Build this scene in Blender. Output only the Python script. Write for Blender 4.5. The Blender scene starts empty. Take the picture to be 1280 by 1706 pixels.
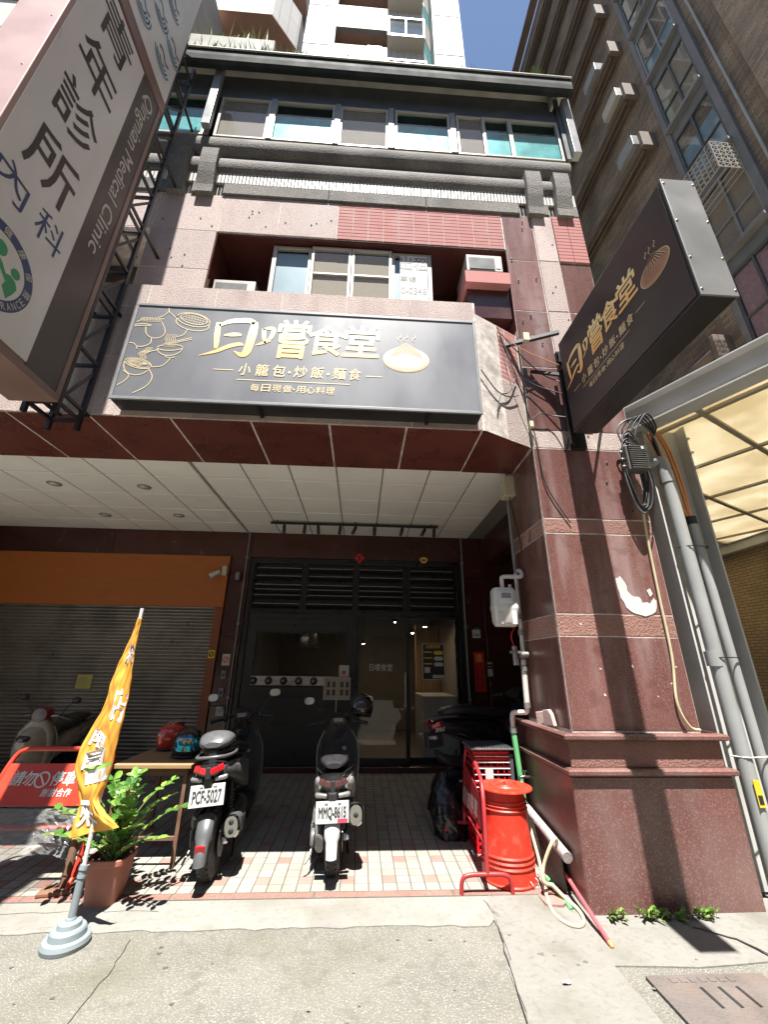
import bpy, bmesh, math, random
from math import sin, cos, pi, radians
from mathutils import Vector as V, Matrix
random.seed(11)
S = bpy.context.scene
COL = S.collection
# ---------------------------------------------------------------- camera
CAM_H = 1.6
yaw, pit, rol = radians(2.9767), radians(20.8731), radians(0.6939)
fw = V((sin(yaw)*cos(pit), cos(yaw)*cos(pit), sin(pit)))
rt = fw.cross(V((0, 0, 1))).normalized(); up = rt.cross(fw)
r2 = rt*cos(rol)+up*sin(rol); u2 = up*cos(rol)-rt*sin(rol)
cd = bpy.data.cameras.new('camera'); cam = bpy.data.objects.new('camera', cd); COL.objects.link(cam)
cam.matrix_world = Matrix(((r2.x, u2.x, -fw.x, 0), (r2.y, u2.y, -fw.y, 0), (r2.z, u2.z, -fw.z, CAM_H), (0, 0, 0, 1)))
cd.sensor_fit = 'VERTICAL'; cd.sensor_height = 36.0; cd.lens = 36.0*671.6/1706.0
cd.clip_start = 0.05; cd.clip_end = 2000
S.camera = cam
# ---------------------------------------------------------------- sky, sun, exposure
SUN_EL = radians(70.2)
w = bpy.data.worlds.new('World'); S.world = w; w.use_nodes = True
wn = w.node_tree.nodes; wl = w.node_tree.links
bg = wn['Background']; sky = wn.new('ShaderNodeTexSky')
sky.sky_type = 'NISHITA'; sky.sun_disc = False; sky.sun_elevation = SUN_EL; sky.sun_rotation = radians(180)
sky.air_density = 1.0; sky.dust_density = 0.4; sky.ozone_density = 1.2
wl.new(sky.outputs[0], bg.inputs[0]); bg.inputs[1].default_value = 0.058
sd = bpy.data.lights.new('sun', 'SUN'); so = bpy.data.objects.new('sun', sd); COL.objects.link(so)
sd.energy = 5.0; sd.angle = radians(0.5); sd.color = (1.0, 0.96, 0.9)
so.rotation_euler = V((0.012, cos(SUN_EL), -sin(SUN_EL))).to_track_quat('-Z', 'Y').to_euler()
vs = S.view_settings; vs.view_transform = 'Standard'; vs.look = 'None'; vs.exposure = 1.66; vs.gamma = 1.0
try: vs.use_curve_mapping = False
except Exception: pass
S.cycles.max_bounces = 8; S.cycles.diffuse_bounces = 5; S.cycles.transparent_max_bounces = 16
S.cycles.use_denoising = True
S.cycles.caustics_reflective = False; S.cycles.caustics_refractive = False

# ---------------------------------------------------------------- materials
MAT = {}
def mat(name, col, rough=.6, var=.12, sc=6., bump=0., bsc=80., spk=None, spk_sc=120., spk_amt=.35, metal=0., rnd=0.,
        dirt=None, dirt_sc=1.5, dirt_amt=.4, coat=0., spec=.5, emit=None, est=0., stretch=None, dirt2=None):
    m = bpy.data.materials.new(name); m.use_nodes = True; MAT[name] = m
    n = m.node_tree.nodes; l = m.node_tree.links; p = n['Principled BSDF']
    p.inputs['Roughness'].default_value = rough; p.inputs['Metallic'].default_value = metal
    p.inputs['Specular IOR Level'].default_value = spec
    if coat: p.inputs['Coat Weight'].default_value = coat; p.inputs['Coat Roughness'].default_value = .08
    geo = n.new('ShaderNodeNewGeometry'); pos = raw = geo.outputs['Position']
    if stretch:
        mp = n.new('ShaderNodeMapping'); mp.inputs['Scale'].default_value = stretch; l.new(pos, mp.inputs[0]); pos = mp.outputs[0]
    def noise(scale, detail=4., src=pos):
        t = n.new('ShaderNodeTexNoise'); t.inputs['Scale'].default_value = scale; t.inputs['Detail'].default_value = detail
        l.new(src, t.inputs['Vector']); return t.outputs['Fac']
    def ramp(fac, a, b):
        r = n.new('ShaderNodeMapRange'); r.inputs[1].default_value = a; r.inputs[2].default_value = b; l.new(fac, r.inputs[0]); return r.outputs[0]
    def mix(a, b, f, mode='MIX'):
        x = n.new('ShaderNodeMix'); x.data_type = 'RGBA'; x.blend_type = mode
        for s, vv in ((x.inputs['A'], a), (x.inputs['B'], b)):
            if isinstance(vv, tuple): s.default_value = (*vv[:3], 1)
            else: l.new(vv, s)
        if isinstance(f, float): x.inputs['Factor'].default_value = f
        else: l.new(f, x.inputs['Factor'])
        return x.outputs['Result']
    c = col if not isinstance(col, list) else tuple(col)
    f = ramp(noise(sc), .25, .75)
    c = mix(tuple(x*(1-var) for x in col), tuple(min(1, x*(1+var)) for x in col), f)
    if spk:
        s = ramp(noise(spk_sc, 2., raw), .56, .62)
        ms = n.new('ShaderNodeMath'); ms.operation = 'MULTIPLY'; l.new(s, ms.inputs[0]); ms.inputs[1].default_value = spk_amt
        c = mix(c, spk, ms.outputs[0])
    if dirt:
        s = ramp(noise(dirt_sc, 6.), .48, .68)
        ms = n.new('ShaderNodeMath'); ms.operation = 'MULTIPLY'; l.new(s, ms.inputs[0]); ms.inputs[1].default_value = dirt_amt
        c = mix(c, dirt, ms.outputs[0])
    if dirt2:
        s = ramp(noise(dirt2[1], 5., raw), .55, .66)
        ms = n.new('ShaderNodeMath'); ms.operation = 'MULTIPLY'; l.new(s, ms.inputs[0]); ms.inputs[1].default_value = dirt2[2]
        c = mix(c, dirt2[0], ms.outputs[0])
    if rnd:
        oi = n.new('ShaderNodeObjectInfo'); r = n.new('ShaderNodeMapRange')
        r.inputs[3].default_value = 1-rnd; r.inputs[4].default_value = 1+rnd; l.new(oi.outputs['Random'], r.inputs[0])
        vm = n.new('ShaderNodeVectorMath'); vm.operation = 'SCALE'; l.new(c, vm.inputs[0]); l.new(r.outputs[0], vm.inputs['Scale']); c = vm.outputs[0]
    l.new(c, p.inputs['Base Color'])
    if rough > .12:
        rr = n.new('ShaderNodeMapRange'); rr.inputs[3].default_value = max(.03, rough-.09); rr.inputs[4].default_value = min(1, rough+.09)
        l.new(f, rr.inputs[0]); l.new(rr.outputs[0], p.inputs['Roughness'])
    if bump:
        b = n.new('ShaderNodeBump'); b.inputs['Strength'].default_value = bump; b.inputs['Distance'].default_value = .01
        l.new(noise(bsc, 3., raw), b.inputs['Height']); l.new(b.outputs[0], p.inputs['Normal'])
    if emit:
        p.inputs['Emission Color'].default_value = (*emit, 1); p.inputs['Emission Strength'].default_value = est
    return m
def glass(name, tint=(.9, .95, .95), trans=.85, rough=.02):
    m = bpy.data.materials.new(name); m.use_nodes = True; MAT[name] = m
    n = m.node_tree.nodes; l = m.node_tree.links; n.remove(n['Principled BSDF']); o = n['Material Output']
    t = n.new('ShaderNodeBsdfTransparent'); t.inputs[0].default_value = (*[x*trans for x in tint], 1)
    g = n.new('ShaderNodeBsdfGlossy'); g.inputs['Roughness'].default_value = rough
    fr = n.new('ShaderNodeFresnel'); fr.inputs[0].default_value = 1.5
    gb = n.new('ShaderNodeNewGeometry'); iv = n.new('ShaderNodeMath'); iv.operation = 'SUBTRACT'; iv.inputs[0].default_value = 1; l.new(gb.outputs['Backfacing'], iv.inputs[1])
    ml = n.new('ShaderNodeMath'); ml.operation = 'MULTIPLY'; l.new(fr.outputs[0], ml.inputs[0]); l.new(iv.outputs[0], ml.inputs[1])
    mx = n.new('ShaderNodeMixShader'); l.new(ml.outputs[0], mx.inputs[0]); l.new(t.outputs[0], mx.inputs[1]); l.new(g.outputs[0], mx.inputs[2])
    l.new(mx.outputs[0], o.inputs[0]); return m
def brickmat(name, c1, c2, mortar, bw, bh, ax, rough=.7, msize=.006, bump=.4, var=.3, sq=1., rnd_off=.5):
    """small far-off facing tiles; ax picks the two world axes of the wall ('xz' or 'yz')"""
    m = bpy.data.materials.new(name); m.use_nodes = True; MAT[name] = m
    n = m.node_tree.nodes; l = m.node_tree.links; p = n['Principled BSDF']; p.inputs['Roughness'].default_value = rough
    geo = n.new('ShaderNodeNewGeometry'); sep = n.new('ShaderNodeSeparateXYZ'); l.new(geo.outputs['Position'], sep.inputs[0])
    cmb = n.new('ShaderNodeCombineXYZ')
    l.new(sep.outputs['XYZ'.index(ax[0].upper())], cmb.inputs[0]); l.new(sep.outputs['XYZ'.index(ax[1].upper())], cmb.inputs[1])
    b = n.new('ShaderNodeTexBrick'); l.new(cmb.outputs[0], b.inputs['Vector'])
    b.inputs['Color1'].default_value = (*c1, 1); b.inputs['Color2'].default_value = (*c2, 1); b.inputs['Mortar'].default_value = (*mortar, 1)
    b.inputs['Scale'].default_value = 1; b.inputs['Brick Width'].default_value = bw; b.inputs['Row Height'].default_value = bh
    b.inputs['Mortar Size'].default_value = msize; b.offset = rnd_off
    t = n.new('ShaderNodeTexNoise'); t.inputs['Scale'].default_value = .9; t.inputs['Detail'].default_value = 6; l.new(geo.outputs['Position'], t.inputs['Vector'])
    r = n.new('ShaderNodeMapRange'); r.inputs[1].default_value = .3; r.inputs[2].default_value = .7; r.inputs[3].default_value = 1-var; r.inputs[4].default_value = 1+var*.6
    l.new(t.outputs['Fac'], r.inputs[0])
    vm = n.new('ShaderNodeVectorMath'); vm.operation = 'SCALE'; l.new(b.outputs['Color'], vm.inputs[0]); l.new(r.outputs[0], vm.inputs['Scale'])
    l.new(vm.outputs[0], p.inputs['Base Color'])
    bp = n.new('ShaderNodeBump'); bp.inputs['Strength'].default_value = bump; bp.inputs['Distance'].default_value = .01; bp.invert = True
    l.new(b.outputs['Fac'], bp.inputs['Height']); l.new(bp.outputs[0], p.inputs['Normal'])
    return m
def zramp(name, stops, z0, z1, rough=.5, axis=2):
    m = bpy.data.materials.new(name); m.use_nodes = True; MAT[name] = m
    n = m.node_tree.nodes; l = m.node_tree.links; p = n['Principled BSDF']; p.inputs['Roughness'].default_value = rough
    g = n.new('ShaderNodeNewGeometry'); s = n.new('ShaderNodeSeparateXYZ'); l.new(g.outputs['Position'], s.inputs[0])
    r = n.new('ShaderNodeMapRange'); r.inputs[1].default_value = z0; r.inputs[2].default_value = z1; l.new(s.outputs[axis], r.inputs[0])
    c = n.new('ShaderNodeValToRGB'); l.new(r.outputs[0], c.inputs[0]); e = c.color_ramp.elements
    e[0].position, e[0].color = stops[0][0], (*stops[0][1], 1); e[1].position, e[1].color = stops[-1][0], (*stops[-1][1], 1)
    for q, cc in stops[1:-1]:
        k = e.new(q); k.color = (*cc, 1)
    l.new(c.outputs[0], p.inputs['Base Color']); return m

mat('asphalt_concrete', (.142, .137, .119), .9, .22, 1.3, .8, 60, spk=(.36, .345, .30), spk_sc=110, spk_amt=.45, dirt=(.10, .10, .065), dirt_sc=1.2, dirt_amt=.6, dirt2=((.10, .097, .08), 9., .5))
mat('pale_concrete', (.205, .198, .178), .85, .14, 2.5, .4, 45, dirt=(.14, .13, .105), dirt_sc=2.6, dirt_amt=.6, dirt2=((.13, .125, .105), 30., .35))
mat('patched_concrete', (.19, .185, .168), .9, .2, 2.0, .7, 30, dirt=(.11, .105, .085), dirt_sc=2.0, dirt_amt=.75, dirt2=((.12, .115, .095), 26., .4))
mat('mossy_concrete', (.19, .19, .12), .9, .25, 4, .5, 40, dirt=(.16, .18, .06), dirt_sc=3, dirt_amt=.6)
mat('granite_red', (.12, .050, .043), .3, .25, 3, .05, 200, spk=(.36, .24, .22), spk_sc=170, spk_amt=.5, rnd=.16, dirt=(.30, .235, .23), dirt_sc=4.2, dirt_amt=.5, stretch=(1, 1, .14), dirt2=((.07, .025, .02), 7., .35))
mat('granite_base', (.128, .056, .049), .34, .25, 2, .08, 200, spk=(.30, .18, .16), spk_sc=110, spk_amt=.55, rnd=.08, dirt=(.27, .21, .20), dirt_sc=1.7, dirt_amt=.4, stretch=(1, 1, .5))
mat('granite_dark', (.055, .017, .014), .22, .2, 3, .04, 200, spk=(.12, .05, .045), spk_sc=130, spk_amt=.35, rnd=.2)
mat('granite_rough', (.40, .325, .302), .85, .16, 3, .8, 75, spk=(.2, .13, .12), spk_sc=90, spk_amt=.55, rnd=.12, dirt=(.20, .135, .125), dirt_sc=2.4, dirt_amt=.5, stretch=(1, 1, .4))
mat('granite_band', (.24, .125, .10), .85, .2, 4, .9, 60, spk=(.12, .05, .04), spk_sc=80, spk_amt=.5, rnd=.1)
mat('grey_wash', (.125, .117, .107), .9, .25, 3, 1., 60, spk=(.30, .28, .26), spk_sc=85, spk_amt=.6, dirt=(.04, .037, .034), dirt_sc=1.4, dirt_amt=.6)
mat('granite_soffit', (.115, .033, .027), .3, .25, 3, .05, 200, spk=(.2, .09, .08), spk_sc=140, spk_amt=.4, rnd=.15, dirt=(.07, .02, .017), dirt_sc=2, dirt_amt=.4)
mat('mortar', (.50, .455, .42), .9, .35, 14, .4, 60, dirt=(.22, .18, .16), dirt_sc=5, dirt_amt=.6)
mat('grout', (.10, .09, .075), .9, .2, 10)
mat('red_tile', (.38, .165, .155), .8, .1, 4, .1, 120, rnd=.17, dirt=(.36, .17, .16), dirt_sc=1.6, dirt_amt=.3, spec=.2)
mat('white_tile', (.45, .43, .40), .5, .08, 4, rnd=.1, dirt=(.3, .28, .24), dirt_sc=2, dirt_amt=.4)
mat('floor_tile', (.27, .252, .217), .55, .1, 5, .15, 160, rnd=.09, dirt=(.2, .18, .15), dirt_sc=2.6, dirt_amt=.4, spk=(.3, .28, .24), spk_sc=150, spk_amt=.4)
mat('floor_tile_pink', (.29, .165, .138), .55, .1, 5, .15, 160, rnd=.09, dirt=(.25, .18, .15), dirt_sc=2.6, dirt_amt=.3)
mat('ceiling_tile', (.82, .815, .785), .8, .04, 3, .25, 140, rnd=.025)
mat('ceiling_grid', (.24, .23, .205), .6)
mat('black_metal', (.010, .010, .0105), .45, .2, 8, rnd=.1)
mat('frame_black', (.008, .008, .0085), .32, .2, 8)
mat('dark_void', (.012, .012, .012), .8)
mat('room_wall', (.20, .17, .14), .8, .1)
mat('room_floor', (.18, .16, .14), .5, .1)
mat('aluminium', (.62, .62, .61), .38, .08, 5, metal=.75, dirt=(.3, .29, .27), dirt_sc=5, dirt_amt=.25)
mat('window_frame', (.35, .33, .295), .45, .08, 6, dirt=(.3, .26, .2), dirt_sc=6, dirt_amt=.35)
mat('grey_frame', (.20, .207, .215), .45, .12, 6, dirt=(.16, .15, .14), dirt_sc=5, dirt_amt=.4)
mat('dark_frame', (.055, .062, .07), .5, .2, 6, dirt=(.12, .12, .11), dirt_sc=4, dirt_amt=.4)
mat('eave_metal', (.018, .024, .024), .8, .25, 3, spec=.15, dirt=(.05, .055, .05), dirt_sc=2.5, dirt_amt=.45)
mat('eave_panel', (.42, .41, .38), .6, .1, 4, dirt=(.2, .19, .16), dirt_sc=3, dirt_amt=.4)
mat('teal_film', (.055, .25, .255), .5, .35, 5.5, dirt=(.15, .36, .39), dirt_sc=5, dirt_amt=.5)
mat('blue_film', (.20, .31, .38), .5, .2, 3)
mat('blind_cloth', (.34, .29, .225), .9, .1, 20)
mat('paper_white', (.52, .515, .495), .7, .05)
mat('ink_grey', (.2, .2, .21), .7)
mat('ink_black', (.02, .02, .02), .6)
mat('orange_wood', (.36, .105, .02), .45, .14, 5, stretch=(1, 1, 14))
mat('orange_wood_dark', (.20, .055, .014), .5, .14, 5, stretch=(8, 1, 1))
mat('shutter_steel', (.23, .212, .19), .34, .16, 2.5, metal=.55, dirt=(.05, .045, .04), dirt_sc=2, dirt_amt=.5)
mat('sign_print', (.135, .14, .155), .42, .1, 2.5, coat=.25, dirt=(.19, .19, .20), dirt_sc=2.2, dirt_amt=.5, stretch=(1, 1, .5))
mat('sign_print_dark', (.020, .014, .017), .38, .1, 3)
mat('sign_box', (.022, .022, .023), .4, .2, 4)
mat('sign_end', (.20, .20, .197), .45, .08, 3, metal=.3, dirt=(.33, .32, .31), dirt_sc=2.5, dirt_amt=.4)
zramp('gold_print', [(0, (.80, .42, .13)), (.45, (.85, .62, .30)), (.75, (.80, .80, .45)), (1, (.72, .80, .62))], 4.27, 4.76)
mat('gold_flat', (.74, .58, .33), .5, .08)
mat('gold_line', (.62, .52, .33), .5, .08)
mat('bun_skin', (.72, .55, .40), .5, .14, 12)
mat('bun_line', (.66, .50, .31), .5, .05)
mat('bun_shade', (.36, .21, .13), .5, .1); mat('bun_dark', (.06, .025, .015), .5); mat('bun_under', (.50, .32, .20), .5, .15, 9)
mat('bun_brown', (.33, .17, .10), .5, .2, 6)
mat('clinic_white', (.68, .68, .70), .35, .03, dirt=(.5, .49, .48), dirt_sc=2.5, dirt_amt=.3, stretch=(1, 1, .25))
mat('clinic_brown', (.06, .045, .042), .4, .2, 9, stretch=(1, 14, .6))
mat('clinic_frame', (.20, .125, .11), .42, .1, 4)
mat('clinic_end', (.42, .29, .275), .5, .08, 3)
mat('navy', (.035, .06, .16), .5); mat('char_brown', (.05, .035, .035), .5); mat('emblem_green', (.03, .30, .13), .5); mat('teal_logo', (.06, .26, .36), .5)
mat('steel_white', (.50, .50, .49), .45, .08, 4, dirt=(.35, .33, .29), dirt_sc=2.5, dirt_amt=.3)
mat('pvc_grey', (.30, .31, .31), .38, .1, 3, dirt=(.3, .29, .27), dirt_sc=4, dirt_amt=.4)
mat('pvc_orange', (.62, .27, .10), .45, .1)
mat('pipe_white', (.66, .65, .61), .45, .1, 9, dirt=(.3, .2, .14), dirt_sc=9, dirt_amt=.35)
mat('meter_white', (.6, .6, .58), .4, .05, dirt=(.4, .38, .33), dirt_sc=9, dirt_amt=.25)
mat('green_pvc', (.13, .42, .17), .45, .12)
mat('rubber_black', (.014, .014, .014), .55, .2, 20, .1, 90)
mat('cable_grey', (.10, .105, .11), .45, .2)
mat('amp_grey', (.075, .072, .068), .55, .2, 20)
mat('beige_box', (.55, .50, .37), .5, .1, 8, dirt=(.3, .25, .18), dirt_sc=8, dirt_amt=.35)
mat('canopy_sheet', (.62, .55, .38), .5, .1, 2, dirt=(.5, .42, .26), dirt_sc=2.5, dirt_amt=.5)
mat('canopy_bar', (.36, .32, .25), .5, .1)
brickmat('brown_wall', (.17, .125, .088), (.27, .205, .145), (.075, .06, .046), .30, .085, 'yz', var=.4)
brickmat('tan_brick', (.36, .25, .12), (.44, .32, .17), (.2, .14, .075), .2, .06, 'yz', msize=.008)
brickmat('tower_tile', (.36, .35, .335), (.41, .395, .38), (.17, .165, .16), .30, .11, 'xz', msize=.012, bump=.2, var=.1, rnd_off=0)
brickmat('tower_tile_dark', (.36, .35, .335), (.41, .395, .38), (.10, .10, .10), .22, .30, 'xz', msize=.02, bump=.2, var=.1, rnd_off=0)
mat('brown_ledge', (.13, .10, .08), .8, .2, 3, .3, 60)
mat('slate', (.14, .143, .15), .6, .2, 3)
mat('tower_soffit', (.26, .15, .11), .7, .15, 2)
mat('old_concrete', (.33, .325, .295), .9, .2, 3, .4, 50, dirt=(.16, .16, .11), dirt_sc=2, dirt_amt=.6)
mat('curtain_pink', (.30, .20, .24), .8, .25, 14)
mat('leaf_a', (.055, .15, .02), .4, .3, 30, rnd=.35); mat('leaf_b', (.115, .24, .03), .42, .3, 30, rnd=.3); mat('leaf_dry', (.30, .11, .03), .7); mat('leaf_c', (.20, .26, .04), .5, .3, 30, rnd=.3)
mat('weed_green', (.17, .25, .06), .6, .35, 40)
mat('dry_grass', (.30, .27, .10), .8, .3, 40)
mat('stem_green', (.10, .17, .035), .5)
mat('terracotta', (.36, .13, .085), .7, .12, 6, .15, 60, dirt=(.45, .25, .18), dirt_sc=4, dirt_amt=.35)
mat('soil', (.05, .035, .025), .95, .3, 30, .6, 60)
mat('flag_orange', (.68, .32, .04), .75, .07, 6); mat('flag_white', (.62, .61, .59), .75, .04); mat('flag_green', (.35, .62, .12), .75)
mat('flag_base', (.20, .235, .25), .5, .08, 6)
mat('pole_white', (.55, .55, .53), .4, .05)
mat('barrier_red', (.48, .035, .014), .42, .12, 5, dirt=(.35, .06, .03), dirt_sc=5, dirt_amt=.5)
mat('frame_red', (.34, .025, .03), .42, .15, 7, dirt=(.2, .06, .05), dirt_sc=9, dirt_amt=.4)
mat('bucket_red', (.60, .03, .012), .48, .08, 4, dirt=(.42, .035, .02), dirt_sc=4, dirt_amt=.5, dirt2=((.5, .12, .08), 16., .35))
mat('crate_red', (.55, .01, .02), .4, .1)
mat('plastic_wrap', (.30, .30, .295), .15, .2, 16, 1., 22).node_tree.nodes['Principled BSDF'].inputs['Alpha'].default_value = .38
mat('bag_black', (.012, .012, .013), .22, .3, 10, 1., 18)
mat('table_wood', (.33, .20, .10), .6, .12, 4, stretch=(1, 9, 1), dirt=(.2, .12, .06), dirt_sc=4, dirt_amt=.4)
mat('rust_wood', (.16, .085, .05), .8, .3, 9)
mat('scooter_black', (.013, .013, .014), .22, .2, 10, coat=.5); mat('scooter_grey', (.075, .078, .082), .38, .12, 10)
mat('plastic_dark', (.02, .02, .021), .5, .2, 15); mat('seat_vinyl', (.025, .025, .027), .33, .2, 20, .1, 120)
mat('scooter_white', (.40, .40, .392), .3, .04, coat=.4); mat('silver_part', (.26, .26, .255), .35, .15, 20, metal=.5)
mat('chrome', (.45, .45, .44), .16, .05, metal=1.); mat('tyre', (.02, .02, .02), .7, .3, 30, .5, 70)
mat('red_lens', (.42, .008, .012), .12, .1, coat=.6); mat('dark_lens', (.07, .022, .02), .14, .2, coat=.6); mat('orange_lens', (.7, .18, .02), .2)
mat('plate_white', (.42, .42, .405), .45, .03); mat('plate_red', (.62, .04, .08), .5)
mat('cream', (.36, .335, .27), .3, .05, coat=.4); mat('maroon', (.22, .015, .025), .3, coat=.4)
mat('mirror', (.75, .77, .78), .05, .02, metal=1.)
mat('helmet_red', (.50, .03, .015), .2, .05, coat=.6); mat('visor_blue', (.02, .28, .42), .08, .2, 6, metal=.7); mat('visor_dark', (.03, .03, .035), .08, coat=.6)
mat('gold_patch', (.45, .31, .12), .4, .4, 25)
mat('red_paper', (.62, .015, .018), .6, .08, 9); mat('yellow_print', (.68, .42, .06), .55)
mat('poster_black', (.02, .018, .018), .4); mat('note_yellow', (.48, .46, .13), .7)
mat('sec_yellow', (.72, .5, .03), .5)
mat('plaque_green', (.02, .14, .08), .4)
mat('stainless', (.35, .34, .325), .3, .1, 4, metal=.9, stretch=(1, 1, 12))
mat('counter_white', (.45, .43, .40), .5, .04)
mat('wood_curtain', (.32, .21, .12), .7, .15, 20, stretch=(1, 1, .1))
mat('warm_bulb', (.9, .8, .6), .5, emit=(1., .78, .5), est=90.)
mat('hose_beige', (.50, .44, .28), .5, .1, 12); mat('hose_green', (.11, .38, .14), .4, .1)
mat('mat_grey', (.115, .105, .10), .9, .25, 40, .8, 70); mat('mat_roll', (.30, .27, .26), .8, .2, 30, .4, 60)
mat('pole_red', (.55, .09, .11), .5, .12)
mat('stone_slab', (.27, .15, .125), .85, .15, 8, .5, 60); mat('stone_pink', (.44, .33, .30), .85, .15, 12, .6, 80)
mat('iron_cover', (.115, .098, .09), .8, .2, 6, .7, 60, dirt=(.17, .12, .085), dirt_sc=4, dirt_amt=.4)
mat('opp_wall', (.42, .39, .35), .8, .15, 1.5)
mat('road_asphalt', (.12, .12, .118), .9, .15, 2, .5, 60)
mat('car_white', (.7, .7, .7), .25, .03, coat=.6)
glass('clear_glass', (.97, .98, .98), .97); glass('teal_glass', (.86, .98, .98), .98, .03); glass('grey_glass', (.95, .96, .97), .95, .03)

# ---------------------------------------------------------------- mesh builder
class B:
    def __init__(s): s.v = []; s.f = []; s.m = []; s.s = []
    def add(s, vs, fs, mi=0, sm=False):
        o = len(s.v); s.v += [tuple(x) for x in vs]
        for f in fs: s.f.append([i+o for i in f]); s.m.append(mi); s.s.append(sm)
        return s
    def box(s, x0, x1, y0, y1, z0, z1, mi=0, M=None):
        vs = [V(p) for p in ((x0, y0, z0), (x1, y0, z0), (x1, y1, z0), (x0, y1, z0), (x0, y0, z1), (x1, y0, z1), (x1, y1, z1), (x0, y1, z1))]
        if M: vs = [M @ p for p in vs]
        return s.add(vs, [(3, 2, 1, 0), (4, 5, 6, 7), (0, 1, 5, 4), (1, 2, 6, 5), (2, 3, 7, 6), (3, 0, 4, 7)], mi)
    def slab(s, O, U, W, N, w, h, t, ch=.004, mi=0):
        """panel w x h, thickness t along N, front edge chamfered"""
        O, U, W, N = V(O), V(U), V(W), V(N)
        def q(a, b, c): return O+U*a+W*b+N*c
        vs = [q(0, 0, 0), q(w, 0, 0), q(w, h, 0), q(0, h, 0), q(0, 0, t-ch), q(w, 0, t-ch), q(w, h, t-ch), q(0, h, t-ch),
              q(ch, ch, t), q(w-ch, ch, t), q(w-ch, h-ch, t), q(ch, h-ch, t)]
        fs = [(3, 2, 1, 0)]+[(i, (i+1) % 4, 4+(i+1) % 4, 4+i) for i in range(4)]+[(4+i, 4+(i+1) % 4, 8+(i+1) % 4, 8+i) for i in range(4)]+[(8, 9, 10, 11)]
        return s.add(vs, fs, mi)
    def rings(s, rs, mi=0, sm=True, cap=True, close=False):
        n = len(rs[0]); vs = [p for r in rs for p in r]; fs = []
        k = len(rs)
        for i in range(k if close else k-1):
            for j in range(n):
                a, b = i*n+j, i*n+(j+1) % n; c, d = ((i+1) % k)*n+(j+1) % n, ((i+1) % k)*n+j
                fs.append((a, b, c, d))
        s.add(vs, fs, mi, sm)
        if cap and not close:
            s.add(rs[0], [tuple(range(n))[::-1]], mi); s.add(rs[-1], [tuple(range(n))], mi)
        return s
    def tube(s, pts, r, n=8, mi=0, cap=True):
        pts = [V(p) for p in pts]; k = len(pts); rad = r if isinstance(r, (list, tuple)) else [r]*k
        rs = []; pu = None
        for i in range(k):
            t = (pts[min(i+1, k-1)]-pts[max(i-1, 0)])
            t = t.normalized() if t.length > 1e-9 else V((0, 0, 1))
            if pu is None: a = V((0, 0, 1)) if abs(t.z) < .9 else V((1, 0, 0)); pu = (a-t*a.dot(t)).normalized()
            else: pu = (pu-t*pu.dot(t)); pu = pu.normalized() if pu.length > 1e-6 else V((1, 0, 0))
            b = t.cross(pu)
            rs.append([pts[i]+(pu*cos(2*pi*j/n)+b*sin(2*pi*j/n))*rad[i] for j in range(n)])
        return s.rings(rs, mi, True, cap)
    def bar(s, p, q, a, b=None, mi=0):
        """square bar from p to q"""
        p, q = V(p), V(q); b = b or a; t = (q-p).normalized(); x = V((0, 0, 1)) if abs(t.z) < .95 else V((0, 1, 0))
        u = t.cross(x).normalized(); w2 = u.cross(t)
        rs = [[c+u*a/2*i+w2*b/2*j for i, j in ((-1, -1), (1, -1), (1, 1), (-1, 1))] for c in (p, q)]
        return s.rings(rs, mi, False)
    def lathe(s, prof, n=24, O=(0, 0, 0), axis='z', mi=0, cap=True, sm=True):
        O = V(O); rs = []
        for r, h in prof:
            ring = []
            for j in range(n):
                a = 2*pi*j/n; c, d = r*cos(a), r*sin(a)
                ring.append(O+(V((c, d, h)) if axis == 'z' else V((h, c, d)) if axis == 'x' else V((d, h, c))))
            rs.append(ring)
        return s.rings(rs, mi, sm, cap)
    def poly(s, pts, mi=0): return s.add(pts, [tuple(range(len(pts)))], mi)
    def prism(s, poly, fr, t, mi=0):
        """2-D polygon in frame (O,U,W,N) extruded by t along N"""
        O, U, W, N = fr; a = [O+U*x+W*y for x, y in poly]; b = [p+N*t for p in a]; n = len(a)
        s.add(a+b, [tuple(range(n))[::-1], tuple(range(n, 2*n))]+[(i, (i+1) % n, n+(i+1) % n, n+i) for i in range(n)], mi); return s
    def loft(s, secs, n=16, mi=0, axis='y', M=None):
        """superellipse sections (pos, cx, cz, halfw, halfh, exponent)"""
        rs = []
        for (p, cx, cz, hw, hh, e) in secs:
            ring = []
            for j in range(n):
                a = 2*pi*j/n; c, d = cos(a), sin(a)
                x = cx+hw*math.copysign(abs(c)**(2/e), c); z = cz+hh*math.copysign(abs(d)**(2/e), d)
                q = V((x, p, z)) if axis == 'y' else V((p, x, z)) if axis == 'x' else V((x, z, p))
                ring.append(M @ q if M else q)
            rs.append(ring)
        return s.rings(rs, mi, True)
    def mesh(s, name):
        me = bpy.data.meshes.new(name); me.from_pydata(s.v, [], s.f)
        me.polygons.foreach_set('material_index', s.m); me.polygons.foreach_set('use_smooth', s.s); me.update(); return me
    def build(s, name, mats, parent=None, bevel=0., fix=True, **tags):
        me = s.mesh(name)
        if fix:
            bm = bmesh.new(); bm.from_mesh(me); bmesh.ops.recalc_face_normals(bm, faces=bm.faces); bm.to_mesh(me); bm.free()
        return link(name, me, mats, parent, bevel, **tags)
def link(name, me, mats, parent=None, bevel=0., **tags):
    for m in (mats if isinstance(mats, (list, tuple)) else [mats]): me.materials.append(MAT[m] if m else None)
    o = bpy.data.objects.new(name, me); COL.objects.link(o); child(o, parent)
    if bevel:
        b = o.modifiers.new('bevel', 'BEVEL'); b.width = bevel; b.segments = 2; b.limit_method = 'ANGLE'; b.angle_limit = radians(40)
    return tag(o, **tags)
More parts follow.
